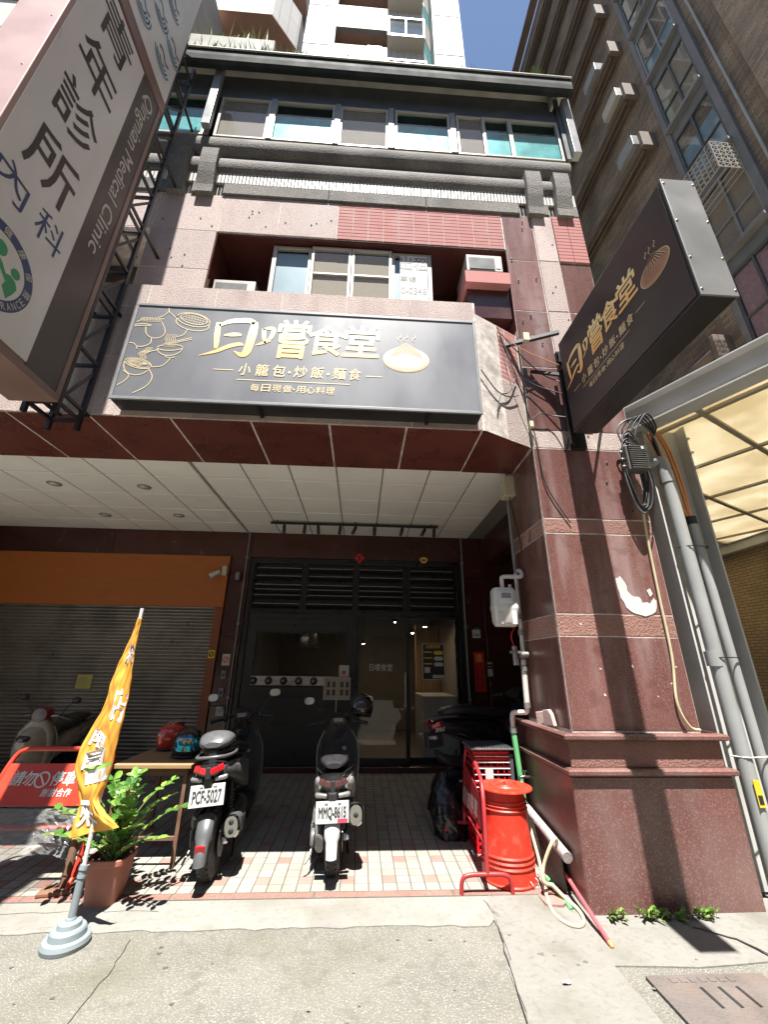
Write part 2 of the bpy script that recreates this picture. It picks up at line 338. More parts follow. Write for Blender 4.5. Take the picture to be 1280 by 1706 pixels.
def child(o, parent):
    if parent is not None:
        o.parent = parent
        if parent.type == 'EMPTY': o.matrix_parent_inverse = Matrix.Translation(parent.location).inverted()
def tag(o, label=None, cat=None, group=None, kind=None):
    if label: o['label'] = label
    if cat: o['category'] = cat
    if group: o['group'] = group
    if kind: o['kind'] = kind
    return o
def thing(name, label, cat, loc=(0, 0, 0), group=None):
    o = bpy.data.objects.new(name, None); COL.objects.link(o); o.location = loc; o.empty_display_size = .1
    return tag(o, label, cat, group)
def inst(name, me, parent, loc, rot=(0, 0, 0), sc=(1, 1, 1), mtx=None):
    """an alike piece: shares mesh data (materials already on the mesh)"""
    o = bpy.data.objects.new(name, me); COL.objects.link(o); child(o, parent)
    if mtx is not None: o.matrix_basis = mtx
    else: o.location = loc; o.rotation_euler = rot; o.scale = sc
    return o
def fr(O, U, W):
    O, U, W = V(O), V(U).normalized(), V(W).normalized(); return (O, U, W, U.cross(W))
def arc(cx, cy, r, a0, a1, n=10, ry=None): return [(cx+r*cos(radians(a0+(a1-a0)*i/n)), cy+(ry or r)*sin(radians(a0+(a1-a0)*i/n))) for i in range(n+1)]
def spline(pts, n=8):
    """Catmull-Rom through points of any dimension"""
    P = [tuple(p) for p in pts]; P = [P[0]]+P+[P[-1]]; out = []
    for i in range(1, len(P)-2):
        for k in range(n):
            t = k/n; out.append(tuple(.5*((2*b)+(-a+c)*t+(2*a-5*b+4*c-d)*t*t+(-a+3*b-3*c+d)*t**3) for a, b, c, d in zip(P[i-1], P[i], P[i+1], P[i+2])))
    out.append(P[-2]); return out
def stroke(b, pts, w, fr_, t=.0015, mi=0, taper=False):
    """flat printed line of width w along 2-D points"""
    O, U, W, N = fr_; n = len(pts); L = []; R = []
    for i, (x, y) in enumerate(pts):
        a, c = pts[max(i-1, 0)], pts[min(i+1, n-1)]; dx, dy = c[0]-a[0], c[1]-a[1]; d = math.hypot(dx, dy) or 1
        ww = w/2*(max(.15, sin(pi*(i+.3)/(n-.4))) if taper else 1)
        px, py = -dy/d*ww, dx/d*ww
        L.append(O+U*(x+px)+W*(y+py)+N*t); R.append(O+U*(x-px)+W*(y-py)+N*t)
    b.add(L+R, [(i, i+1, n+i+1, n+i) for i in range(n-1)], mi)
TXT = {}
def glyphs(s, bold):
    k = (s, bold)
    if k not in TXT:
        c = bpy.data.curves.new('t', 'FONT'); c.body = s; c.size = 1; c.offset = bold; c.resolution_u = 3; c.fill_mode = 'FRONT'
        o = bpy.data.objects.new('t', c); COL.objects.link(o)
        me = bpy.data.meshes.new_from_object(o)
        vs = [v.co.copy() for v in me.vertices]; fs = [tuple(p.vertices) for p in me.polygons]
        bpy.data.objects.remove(o); bpy.data.curves.remove(c); bpy.data.meshes.remove(me)
        xs = [v.x for v in vs] or [0]; ys = [v.y for v in vs] or [0]
        TXT[k] = (vs, fs, min(xs), max(xs), min(ys), max(ys))
    return TXT[k]
def text(b, s, box, fr_, bold=0., t=.002, mi=0, keep=False, shear=0., rot=0.):
    """lettering fitted to box (u0,u1,v0,v1) of the frame"""
    vs, fs, x0, x1, y0, y1 = glyphs(s, 0.); u0, u1, v0, v1 = box; O, U, W, N = fr_
    sx = (u1-u0)/max(x1-x0, 1e-6); sy = (v1-v0)/max(y1-y0, 1e-6)
    if keep:
        k = min(sx, sy); cx, cy = (u0+u1)/2, (v0+v1)/2; u0, v0 = cx-k*(x1-x0)/2, cy-k*(y1-y0)/2; sx = sy = k
    out = []
    cu, cv = u0+sx*(x1-x0)/2, v0+sy*(y1-y0)/2
    for v in vs:
        a = u0+(v.x-x0)*sx; c = v0+(v.y-y0)*sy; a += shear*(c-v0)
        if rot: da, dc = a-cu, c-cv; a, c = cu+da*cos(rot)-dc*sin(rot), cv+da*sin(rot)+dc*cos(rot)
        out.append(O+U*a+W*c+N*t)
    b.add(out, fs, mi)
    if bold:
        for q in range(8):      # brush weight: the same glyph shifted round a small circle
            d = U*(cos(q*pi/4)*bold*sx*.62)+W*(sin(q*pi/4)*bold*sy*.62)+N*(.00004*(q+1))
            b.add([p+d for p in out], fs, mi)
# ================================================================ SETTING: ground
FY0, FY1 = 3.785, 6.93
def fz(y): return .04+.024*(max(y, 3.70)-3.72)
X0, X1 = -6.4, 1.63
b = B(); b.add([(-300, -300, -.02), (300, -300, -.02), (300, 300, -.02), (-300, 300, -.02)], [(0, 1, 2, 3)])
b.build('ground', 'road_asphalt', kind='structure')
def sheet(name, pts, z, m, th=.05):
    zf = (lambda y: z+max(0., (y-3.455)/.27)*.034) if name.startswith('concrete') else (lambda y: z)
    bb = B(); n = len(pts); bb.add([(x, y, zf(y)) for x, y in pts]+[(x, y, z-th) for x, y in pts], [tuple(range(n))]+[(i, (i+1) % n, n+(i+1) % n, n+i) for i in range(n)])
    return bb.build(name, m, kind='structure')
def wob(x0, y0, x1, y1, n, a):
    return [(x0+(x1-x0)*i/n+random.uniform(-a, a), y0+(y1-y0)*i/n+random.uniform(-a, a)) for i in range(n)]
road = sheet('road', [(-40, -7), (40, -7), (40, 3.5), (-40, 3.5)], -.002, 'asphalt_concrete')
sheet('concrete_strip', [(-12, 3.46)]+wob(-11.9, 3.455, .98, 3.425, 160, .016)+[(.98, 3.5), (.99, 3.725), (-12, 3.74)], .004, 'pale_concrete')
sheet('concrete_patch', [(.985, 3.73)]+wob(.985, 3.6, .80, 2.2, 14, .02)+[(.7, .8), (1.52, .8)]+wob(1.52, 1.2, 1.50, 2.95, 4, .01)+wob(1.52, 3.0, 3.4, 3.0, 8, .02)+[(3.6, 3.6), (1.62, 3.72)], .006, 'patched_concrete')
sheet('mossy_strip', wob(2.28, 3.28, 4.4, 2.75, 8, .03)+[(4.6, 3.3)]+wob(4.5, 3.6, 2.4, 3.5, 8, .01), .012, 'mossy_concrete')
bs = sheet('brick_strip', wob(1.62, 3.42, 2.42, 3.38, 8, .015)+wob(2.5, 3.25, 1.62, 3.22, 8, .03), .011, 'stone_slab')
# cracks
def crack(name, pts, w=.008, z=.0):
    bb = B(); P = []
    for i in range(len(pts)-1):
        for k in range(6):
            t = k/6; P.append((pts[i][0]+(pts[i+1][0]-pts[i][0])*t+random.uniform(-.008, .008), pts[i][1]+(pts[i+1][1]-pts[i][1])*t+random.uniform(-.008, .008)))
    stroke(bb, P, w, fr((0, 0, z), (1, 0, 0), (0, 1, 0)), .001); return bb.build(name, 'ink_black', road, fix=False)
crack('crack', [(-1.36, 3.36), (-1.33, 3.05), (-1.33, 2.6), (-1.3, 2.1)], .004, 0)
crack('crack', [(.97, 3.46), (.9, 3.0), (.82, 2.4)], .005, .008)
crack('crack', [(2.25, 3.33), (2.42, 3.2), (2.52, 3.02)], .016, .016)
crack('crack', [(.93, 3.70), (.96, 3.58), (1.0, 3.46)], .004, .03)
crack('crack', [(-2.4, 3.6), (-1.9, 3.62), (-1.2, 3.6)], .003, .024)
b = B()
for i in range(4500):
    x, y = random.uniform(-3.2, .95), random.uniform(1.9, 3.42); s = random.uniform(.002, .0045); h = random.uniform(.001, .0025)
    a = random.uniform(0, 6); b.add([(x+s*cos(a+q), y+s*sin(a+q)*.8, -.002) for q in (0, 2.1, 4.2)]+[(x, y, h)], [(0, 1, 3), (1, 2, 3), (2, 0, 3)])
b.build('aggregate', 'pale_concrete', road, kind='stuff', fix=False)

# ---- arcade floor with its tiles
floor = B().add([(X0, FY0-.08, fz(FY0-.08)-.0005), (X1+1.2, FY0-.08, fz(FY0-.08)-.0005), (X1+1.2, FY1+.1, fz(FY1+.1)-.0005), (X0, FY1+.1, fz(FY1+.1)-.0005), (X0, FY0-.08, -.05), (X1+1.2, FY0-.08, -.05)],
                [(0, 1, 2, 3), (4, 5, 1, 0)]).build('arcade_floor', 'grout', kind='structure')
T = .108; sl = math.atan(.024)
def tile_mesh(m):
    bb = B().slab((-T/2+.0045, -T/2+.0045, -.006), (1, 0, 0), (0, 1, 0), (0, 0, 1), T-.009, T-.009, .0078, .001); me = bb.mesh('tile'); me.materials.append(MAT[m]); return me
tm, tmp = tile_mesh('floor_tile'), tile_mesh('floor_tile_pink')
rest = B(); cnt = 0
nx = int((X1-X0)/T)
for j in range(int((FY1-FY0)/T)):
    for i in range(nx):
        x, y = X1-T*(i+.5), FY0+T*(j+.5); pink = (j % 3 == 1 and (i+(j//3)) % 3 == 0)
        z = fz(y)+random.uniform(-.0005, .0008)
        if cnt < 300 and j < 8 and x > -2.55:
            o = inst('tile', tmp if pink else tm, floor, (x, y, z), (sl+random.uniform(-.004, .004), random.uniform(-.004, .004), 0)); cnt += 1
        else:
            rest.slab((x-T/2+.0045, y-T/2+.0045, z-.006), (1, 0, 0), (0, cos(sl), sin(sl)), (0, -sin(sl), cos(sl)), T-.009, T-.009, .0078, .001, 1 if pink else 0)
rest.build('tiles', ['floor_tile', 'floor_tile_pink'], floor, kind='stuff', fix=False)
x = X0
while x < X1+.1:
    wd = 1.02; B().slab((x+.004, 3.712, -.03), (1, 0, 0), (0, 1, 0), (0, 0, 1), wd-.008, .072, .072, .006).build('edge_stone', 'granite_band', floor); x += wd

# ================================================================ the building
bld = thing('shop_building', 'red and pink granite arcade building with a recessed ground floor shop', 'building', (0, 5, 0))
YF, BY, BW = 3.56, 3.28, 6.93
EY = V((0, 1, 0)); EX = V((1, 0, 0)); EZ = V((0, 0, 1))
def panel(par, O, U, W, w, h, m, t=.02, ch=.003, g=.0055, name='granite_panel', N=None):
    U, W = V(U), V(W); N = N or U.cross(W); O = V(O)
    return B().slab(O+U*g+W*g-N*t, U, W, N, w-2*g, h-2*g, t, ch).build(name, m, par)
# ---- pillar
pil = B().box(1.723, 2.797, 3.563, 4.447, 1.1, 7.3).build('pillar', 'mortar', bld)
for z0, z1, m in ((1.125, 1.86, 'granite_red'), (1.86, 2.05, 'granite_band'), (2.05, 2.80, 'granite_red'), (2.80, 2.95, 'granite_band'), (2.95, 3.72, 'granite_red')):
    panel(pil, (1.72, YF, z0), EX, EZ, 1.08, z1-z0, m)
    panel(pil, (1.72, 4.45, z0), -EY, EZ, .87, z1-z0, m)
    panel(pil, (2.80, 3.58, z0), EY, EZ, .87, z1-z0, m)
for z0, z1, kinds in ((3.72, 3.93, 'ppp'), (3.93, 4.76, 'rpr'), (4.76, 5.6, 'rpr'), (5.6, 6.45, 'rpr'), (6.45, 7.31, 'rpt')):
    for (xa, xb), k in zip(((1.72, 2.13), (2.13, 2.40), (2.40, 2.80)), kinds):
        if k == 't':
            bb = B()
            for r in range(14):
                for c in range(2): bb.slab((xa+.004+c*.198, YF-.0, z0+.005+r*.061), EX, EZ, -EY, .194, .057, .018, .003)
            bb.build('tile_field', 'red_tile', pil, kind='stuff', fix=False)
        else: panel(pil, (xa, YF-(.012 if k == 'p' and z0 > 3.9 else 0), z0), EX, EZ, xb-xa, z1-z0, 'granite_rough' if k == 'p' else 'granite_red', .03)
    panel(pil, (2.80, 3.58, z0), EY, EZ, .87, z1-z0, 'granite_rough')
# plinth with mouldings
pl = B().box(1.66, 2.88, 3.51, 4.62, 0, 1.06).build('plinth', 'mortar', bld)
panel(pl, (1.63, 3.478, 0), EX, EZ, 1.275, .83, 'granite_base', .03, .004, .003); panel(pl, (1.63, 4.64, 0), -EY, EZ, 1.16, .83, 'granite_base', .03, .004, .003); panel(pl, (2.905, 3.478, 0), EY, EZ, 1.16, .83, 'granite_base', .03, .004, .003)
panel(pl, (1.65, 3.498, .885), EX, EZ, 1.235, .185, 'granite_band', .03, .003, .003); panel(pl, (1.65, 4.62, .885), -EY, EZ, 1.12, .185, 'granite_base', .03, .003, .003)
def moulding(z0, z1, prj):
    prof = [(0, z0), (prj*.6, z0+.004), (prj, z0+(z1-z0)*.3), (prj, z0+(z1-z0)*.7), (prj*.75, z1-.004), (0, z1)]
    rs = []
    for x, y in ((1.65, 4.64), (1.65, 3.498), (2.885, 3.498), (2.885, 4.64)):
        sx = -1 if x < 2 else 1; sy = -1 if y < 4 else 0
        rs.append([V((x+sx*p, y+sy*p, z)) for p, z in prof])
    B().rings(rs, 0, False).build('moulding', 'granite_base', pl)
moulding(.83, .887, .055); moulding(1.068, 1.124, .052)
# ---- front beam, bay and chamfer
bay = B().box(-6.4, 1.14, 3.283, 4.16, 3.723, 5.357).add([(1.14, 3.284, 3.723), (1.70, 3.567, 3.723), (1.70, 4.16, 3.723), (1.14, 4.16, 3.723), (1.14, 3.284, 5.2), (1.70, 3.567, 5.2), (1.70, 4.16, 5.2), (1.14, 4.16, 5.2)],
      [(3, 2, 1, 0), (4, 5, 6, 7), (0, 1, 5, 4), (1, 2, 6, 5)]).build('bay', 'mortar', bld)
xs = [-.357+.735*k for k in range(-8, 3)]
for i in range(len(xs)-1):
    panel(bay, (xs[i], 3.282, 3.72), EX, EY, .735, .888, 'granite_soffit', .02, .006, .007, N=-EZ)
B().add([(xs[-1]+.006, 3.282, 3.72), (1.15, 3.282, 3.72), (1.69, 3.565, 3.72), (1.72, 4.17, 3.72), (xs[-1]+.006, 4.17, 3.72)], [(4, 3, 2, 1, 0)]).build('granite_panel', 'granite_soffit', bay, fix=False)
xs = [1.12-.69*k for k in range(12)]
for i in range(11):
    for z0, z1 in ((3.72, 4.4), (4.4, 5.05), (5.05, 5.36)):
        panel(bay, (xs[i+1], BY, z0), EX, EZ, .69, z1-z0, 'granite_rough', .02, .003, .006)
    panel(bay, (xs[i+1], BY, 5.36), EX, EY, .69, .5, 'granite_rough', .02, .003, .006)
cu = V((.56, .28, 0)).normalized(); cl = V((.56, .28, 0)).length; cn = V((cu.y, -cu.x, 0))
for a, c in ((0, .29), (.29, cl-.29)):
    panel(bay, V((1.135, 3.283, 3.72))+cu*a, cu, EZ, c, .75, 'granite_rough', .02, .005, .004)
panel(bay, V((1.135, 3.283, 4.47)), cu, EZ, .24, .73, 'granite_rough', .02, .005, .004)
bb = B()
for r in range(12):
    for c in range(2): bb.slab(V((1.135, 3.283, 4.475+r*.0605))+cu*(.25+c*.185)-cn*.015, cu, EZ, cn, .18, .056, .015, .003)
bb.build('tile_field', 'red_tile', bay, kind='stuff', fix=False)
# ---- second storey: wall round the loggia
W2 = B()
W2.box(-6.4, -3.55, 3.563, 4.3, 5.3, 7.3).box(-2.75, -1.955, 3.563, 4.3, 5.3, 7.3).box(-3.55, -2.75, 3.563, 4.3, 6.62, 7.3).box(-1.955, 1.735, 3.563, 4.3, 6.635, 7.3).box(-6.4, 2.78, 4.3, 12, 3.9, 9.9)
W2.box(-6.4, 2.78, 3.6, 4.3, 7.3, 8.52)
w2 = W2.build('wall', 'mortar', bld)
for zz in (5.30, 5.97, 6.63):
    h = .67 if zz < 6 else .68
    for xa, xb in ((-2.75, -1.94), (-5.0, -4.3), (-4.3, -3.55), (-6.0, -5.0)):
        panel(w2, (xa, YF, zz), EX, EZ, xb-xa, h, 'granite_rough', .02, .003, .006)
for xa, xb in ((-3.55, -2.75), (-1.94, -1.21), (-1.21, -.46)): panel(w2, (xa, YF, 6.63), EX, EZ, xb-xa, .68, 'granite_rough', .02, .003, .006)
bb = B()
for r in range(11):
    for c in range(11): bb.slab((-.455+c*.197, YF+.012, 6.635+r*.0605), EX, EZ, -EY, .192, .056, .012+random.uniform(0, .002), .003)
bb.build('tile_field', 'red_tile', w2, kind='stuff', fix=False)
# loggia lining
lg = B()
lg.box(-1.95, -1.93, 3.57, 4.29, 5.3, 6.63).box(1.715, 1.733, 3.57, 4.29, 5.3, 6.63).box(-1.93, 1.715, 4.27, 4.29, 5.3, 6.63).box(-1.93, 1.715, 3.58, 4.27, 6.605, 6.63).box(-3.54, -2.76, 4.1, 4.12, 5.3, 6.6)
lg.build('loggia_lining', 'granite_dark', w2)
B().box(-1.92, -1.26, 4.20, 4.25, 5.6, 6.25).build('glass_panel', 'grey_glass', w2)
B().box(-3.5, -2.8, 3.98, 4.0, 5.7, 6.5).build('glass_panel', 'teal_glass', w2)
# loggia window
def window(par, xa, xb, y, z0, z1, frm, pane, fw_=.035, d=.05, back=None, mull=None):
    fo = B().box(xa, xa+fw_, y, y+d, z0, z1).box(xb-fw_, xb, y, y+d, z0, z1).box(xa+fw_, xb-fw_, y, y+d, z0, z0+fw_).box(xa+fw_, xb-fw_, y, y+d, z1-fw_, z1)
    if mull: fo.box(xa+fw_, xb-fw_, y+.008, y+d-.008, mull-.014, mull+.014)
    f = fo.build('window', frm, par, .003)
    if pane: B().box(xa+fw_*.8, xb-fw_*.8, y+d*.5, y+d*.5+.006, z0+fw_*.8, z1-fw_*.8).build('pane', pane, f)
    if back: B().box(xa+fw_, xb-fw_, y+d*.5+.010, y+d*.5+.018, z0+fw_*.8, back[1]).build('blind', back[0], f)
    return f
wb = B().box(-1.25, -1.235, 3.66, 4.2, 5.5, 6.58).box(.745, .76, 3.66, 4.2, 5.5, 6.58).box(-1.25, .76, 3.75, 4.2, 5.5, 5.62).build('window_box', 'window_frame', w2)
window(w2, -1.235, -.77, 3.66, 5.55, 6.58, 'window_frame', 'clear_glass', back=('blue_film', 6.5))
window(w2, -.76, -.262, 3.63, 5.55, 6.57, 'window_frame', 'clear_glass', back=('blind_cloth', 6.5), mull=6.12)
window(w2, -.255, .25, 3.63, 5.55, 6.57, 'window_frame', 'clear_glass', back=('blind_cloth', 6.5), mull=6.12)
window(w2, .255, .745, 3.66, 5.55, 6.58, 'window_frame', 'clear_glass', back=('blue_film', 6.5))
pp = B().box(.355, .70, 3.645, 3.648, 5.58, 6.52).build('notice_paper', 'paper_white', w2)
tt = B(); F_ = fr((0, 3.645, 0), EX, EZ)
for s_, bx_, w_ in (('專線:', (.36, .58, 6.06, 6.16), .02), ('0-0348', (.37, .685, 5.86, 5.97), .03), ('出租', (.36, .70, 6.27, 6.5), .03)):
    tt = B(); text(tt, s_, bx_, F_, w_); tt.build('lettering', 'ink_grey', pp, fix=False)
# ---- grey washed band, ribbed tiles, rolls and corbels
for xa, xb in ((-6.4, -4.2), (-4.2, -2.62), (-1.98, -.6), (-.6, .7), (.7, 1.98)): panel(w2, (xa, 3.535, 7.312), EX, EZ, xb-xa, .215, 'grey_wash', .06, .01, .002, 'ledge')
for xa, xb in ((-2.38, -2.26), (2.26, 2.39), (2.63, 2.80)): panel(w2, (xa, 3.535, 7.312), EX, EZ, xb-xa, .215, 'grey_wash', .06, .01, .002, 'ledge')
bb = B()
for k in range(200):
    xa = -6.4+k*.046; bb.slab((xa, 3.57, 7.53), EX, EZ, -EY, .038, .24, .03, .004)
bb.build('ribbed_tiles', 'white_tile', w2, kind='stuff', fix=False)
for (yc, zc, r, xe) in ((3.60, 7.88, .18, 2.74), (3.58, 8.30, .18, 2.80)):
    bb = B(); n = 14; rs = []
    prof = [(3.66, zc-r*.98)]+[(yc-r*.62*cos(radians(a)), zc+r*sin(radians(a))) for a in range(-80, 81, 16)]+[(3.66, zc+r*.98)]
    rs = [[V((x, y, z)) for y, z in prof] for x in (-6.4, -3.1, .05, xe)]
    bb.rings(rs, 0, False, True); bb.s = [True]*len(bb.s); bb.build('roll_moulding', 'grey_wash', w2, .004)
B().box(-6.4, 2.78, 3.56, 3.66, 8.065, 8.12).build('ledge', 'dark_frame', w2)
cp = [(3.57, 8.06), (3.43, 8.06), (3.425, 7.9), (3.43, 7.75), (3.45, 7.6), (3.475, 7.48), (3.49, 7.40), (3.49, 7.26), (3.57, 7.26)]
for xa in (-4.1, -3.73, -2.68, -2.31, 2.08, 2.48):
    B().prism([(y, z) for y, z in cp], (V((xa, 0, 0)), EY, EZ, EX), .22).build('corbel', 'grey_wash', w2, .008)
# ---- third storey: window band and eave
t3 = B().box(-6.4, 2.82, 3.50, 4.3, 9.39, 9.945).box(-6.4, 2.82, 4.1, 4.3, 8.3, 9.94).box(2.77, 2.83, 3.46, 4.3, 8.45, 9.945).build('window_band', 'dark_frame', bld)
tz0, tz1 = 8.44, 9.38
def w3(xa, xb, film, yy=3.485, frm='window_frame'):
    window(t3, xa, xb, yy, tz0, tz1, frm, 'teal_glass' if film else 'grey_glass', .034, .05, (film, 9.07) if film else ('blind_cloth', 9.33))
for a, c, f in ((-5.9, -5.1, 'teal_film'), (-5.0, -4.2, None), (-4.1, -3.3, 'teal_film'), (-3.2, -2.36, 'teal_film'), (-2.22, -1.52, None), (-1.46, -.60, 'teal_film'), (-.52, .17, None), (.27, 1.07, 'teal_film'), (1.17, 1.58, None), (1.56, 1.97, 'teal_film'), (1.96, 2.70, 'teal_film')):
    w3(a*1.02, c*1.02, f, 3.485 if f else 3.49)
for a in (-2.36, -1.52, -.60, .17, 1.07, -3.30, -4.2, -5.1):
    B().box(a*1.02+.005, a*1.02+.085, 3.475, 3.5, tz0, tz1+.02).build('mullion', 'grey_frame', t3, .004)
B().box(-2.39, -2.28, 3.37, 3.445, 8.47, 9.9).build('downspout', 'grey_frame', t3, .006)
B().box(2.84, 2.95, 3.38, 3.5, 8.47, 9.8).build('downspout', 'grey_frame', t3, .006)
ev = B().box(-6.4, 2.92, 3.36, 4.4, 9.952, 10.02).build('eave', 'eave_panel', bld)
bb = B(); pr = [(y+.0, z+.0) for y, z in ((3.36, 9.95), (3.345, 9.74), (3.32, 9.69), (3.26, 9.67), (3.225, 9.70), (3.215, 9.80), (3.22, 9.955), (3.20, 9.975), (3.36, 9.99))]
bb.rings([[V((x, y, z)) for y, z in pr] for x in (-6.4, -3.4, -.3, 2.93)], 0, False); bb.build('gutter', 'eave_metal', ev, .004)
B().box(-6.4, 2.93, 3.192, 3.212, 9.945, 9.957).build('flashing', 'eave_panel', ev)
B().box(2.66, 2.70, 3.40, 3.46, 9.6, 9.95).build('bracket', 'old_concrete', ev)
# ---- roof parapet behind the eave
rp = B().box(-6.4, -2.05, 4.25, 4.45, 10.03, 13.15).box(-6.4, 2.78, 4.4, 12, 9.9, 10.06).build('roof_parapet', 'old_concrete', bld, .02)
# ---- ceiling of the arcade
CZ = 3.78
ce = B().box(-6.4, 2.18, 4.16, 7.1, CZ+.004, CZ+.05).build('ceiling', 'ceiling_grid', bld)
def cmesh(w_, d_):
    me = B().slab((.009, .009, 0), EX, EY, -EZ, w_-.018, d_-.018, .008, .004).mesh('ceiling_tile'); me.materials.append(MAT['ceiling_tile']); return me
rows = [4.17, 4.68, 5.26, 5.83, 6.41, 6.93]
for j in range(5):
    d = rows[j+1]-rows[j]; c1 = cmesh(.56, d); c2 = cmesh(.6, d)
    for i in range(8):
        x = -2.03+.56*i
        if x+.56 < 2.2: inst('ceiling_tile', c1, ce, (x, rows[j], CZ+.004+random.uniform(0, .001)))
    for i in range(7): inst('ceiling_tile', c2, ce, (-2.05-.6*(i+1), rows[j], CZ+.004+random.uniform(0, .001)))
B().box(-2.055, -2.025, 4.17, 6.93, CZ-.012, CZ+.004).build('ceiling_seam', 'aluminium', ce)
for x, y in ((-4.06, 5.02), (-2.92, 5.03), (-4.08, 6.19), (-2.92, 6.12)):
    dl = B().lathe([(.0, .0), (.075, .0), (.085, .004), (.085, .012)], 20, (x, y, CZ-.016)).build('downlight', 'ceiling_grid', ce)
    B().lathe([(.0, 0), (.055, 0), (.055, .01)], 16, (x, y, CZ-.0185)).build('lens', 'paper_white', dl)
# ---- cross beam, side wall and back wall of the arcade
cb = B().box(2.17, 2.78, 4.44, 7.1, 3.3, 3.9).box(2.74, 2.78, 4.44, 7.1, 0, 3.3).build('side_wall', 'granite_dark', bld)
bw = B().box(1.735, 2.75, 6.95, 7.1, 0, 3.86).box(-6.4, 1.735, 6.95, 7.1, 3.34, 3.86).box(-2.27, -1.945, 6.95, 7.1, 0, 3.34).build('back_wall', 'grout', bld)
for z0, z1 in ((.1, 1.0), (1.0, 2.02), (2.02, 3.05), (3.05, 3.79)):
    panel(bw, (1.74, BW, z0), EX, EZ, .36, z1-z0, 'granite_dark', .02, .003, .003); panel(bw, (2.10, BW, z0), EX, EZ, .65, z1-z0, 'granite_dark', .02, .003, .003)
    panel(bw, (-2.27, BW, z0), EX, EZ, .33, min(z1, 3.34)-z0, 'granite_dark', .02, .003, .003)
for xa, xb in ((-1.94, -.1), (-.1, 1.74), (-4.3, -1.94), (-6.4, -4.3)):
    panel(bw, (xa, BW, 3.335), EX, EZ, xb-xa, .45, 'granite_dark', .02, .003, .003)
B().box(-1.93, 1.73, 6.90, 7.02, .0, .2).build('threshold', 'granite_dark', bld, .008)
# ================================================================ shopfront
sf = thing('shopfront', 'black metal shopfront with louvred transom and sliding glass doors', 'shopfront', (-.1, 7.0, .2))
fb = B().box(-1.94, -1.86, 6.96, 7.06, .2, 3.335).box(1.65, 1.735, 6.96, 7.06, .2, 3.335).box(-1.86, 1.65, 6.96, 7.06, 3.25, 3.335).box(-1.86, 1.65, 6.965, 7.06, 2.40, 2.47).box(-.13, -.06, 6.96, 7.06, .2, 2.40).box(-1.86, 1.65, 7.05, 7.06, 2.47, 3.25)
fb.build('frame', 'frame_black', sf, .004)
for xa, xb in ((-1.83, -1.05), (-.93, -.17), (-.05, .70), (.84, 1.60)):
    B().box(xa-.06, xa-.01, 6.985, 7.04, 2.47, 3.25).build('louvre_post', 'frame_black', sf); B().box(xb+.01, xb+.06, 6.985, 7.04, 2.47, 3.25).build('louvre_post', 'frame_black', sf)
    for z in (3.137, 3.0, 2.85, 2.77, 2.675, 2.53):
        M_ = Matrix.Translation((0, 7.01, z)) @ Matrix.Rotation(radians(-35), 4, 'X')
        s_ = B().box(xa, xb, -.02, .02, -.028, .028, 0, M_).build('slat', 'black_metal', sf)
        B().box(xa, xb, 6.981, 6.992, z+.024, z+.036).build('slat_edge', 'grey_frame', s_)
# left counter bay
B().box(-1.86, -.13, 6.985, 7.03, .2, 1.28).box(-1.86, -1.70, 6.985, 7.03, 1.28, 2.40).box(-.23, -.13, 6.985, 7.03, 1.28, 2.40).box(-1.70, -.23, 6.985, 7.03, 2.11, 2.40).build('cladding', 'black_metal', sf, .003)
for z in (.35, .55, .75, .95, 1.12, 2.2, 2.3):
    B().box(-1.86, -.13, 6.978, 6.985, z, z+.012).build('groove_strip', 'frame_black', sf)
hw = B().box(-1.72, -.22, 6.975, 6.995, 2.095, 2.115).box(-1.72, -1.70, 6.975, 6.995, 1.5, 2.1).box(-.24, -.22, 6.975, 6.995, 1.5, 2.1).build('hatch_window', 'frame_black', sf)
B().box(-1.70, -.24, 7.0, 7.006, 1.45, 2.1).build('pane', 'clear_glass', hw)
st = B().box(-1.70, -.42, 6.94, 7.02, 1.29, 1.43).build('steel_panel', 'stainless', sf, .006)
for k in range(6):
    x = -1.66+k*.235
    kb = B().lathe([(0, -.03), (.05, -.03), (.055, -.02), (.06, 0)], 18, (x, 6.94, 1.36), 'y').build('burner_knob', 'rubber_black', st)
    B().lathe([(0, -.034), (.022, -.034), (.022, -.03)], 10, (x, 6.94, 1.36), 'y').build('cap', 'silver_part', kb)
def leaf(xa, xb, y, nm):
    d = B().box(xa, xa+.055, y, y+.045, .2, 2.40).box(xb-.055, xb, y, y+.045, .2, 2.40).box(xa+.055, xb-.055, y, y+.045, .2, .30).box(xa+.055, xb-.055, y, y+.045, 2.35, 2.40).build('door', 'frame_black', sf, .003)
    B().box(xa+.05, xb-.05, y+.02, y+.026, .29, 2.36).build('pane', 'clear_glass', d); return d
d1 = leaf(-.06, .80, 6.975, 'door'); d2 = leaf(.76, 1.65, 7.025, 'door')
B().box(.73, .745, 6.93, 6.97, 1.0, 1.5).build('handle', 'aluminium', d1, .004)
tt = B(); text(tt, '日嚐食堂', (.16, .53, 1.52, 1.63), fr((0, 6.994, 0), EX, EZ), .02); tt.build('lettering', 'paper_white', d1, fix=False)
rm = B(); rm.box(-1.95, 1.75, 10.5, 10.55, .2, 3.3).box(-1.99, -1.94, 7.07, 10.5, .2, 3.3).box(1.74, 1.79, 7.11, 10.5, .2, 3.3)
rm.build('inner_wall', 'room_wall', sf)
B().box(-1.94, 1.74, 7.02, 10.5, .12, .19).build('inner_floor', 'room_floor', sf); B().box(-1.94, 1.74, 7.07, 10.5, 2.9, 2.95).build('inner_ceiling', 'dark_void', sf)
ct = B().box(1.10, 1.70, 7.55, 8.6, .19, 1.12).build('counter', 'counter_white', sf, .01)
bb = B()
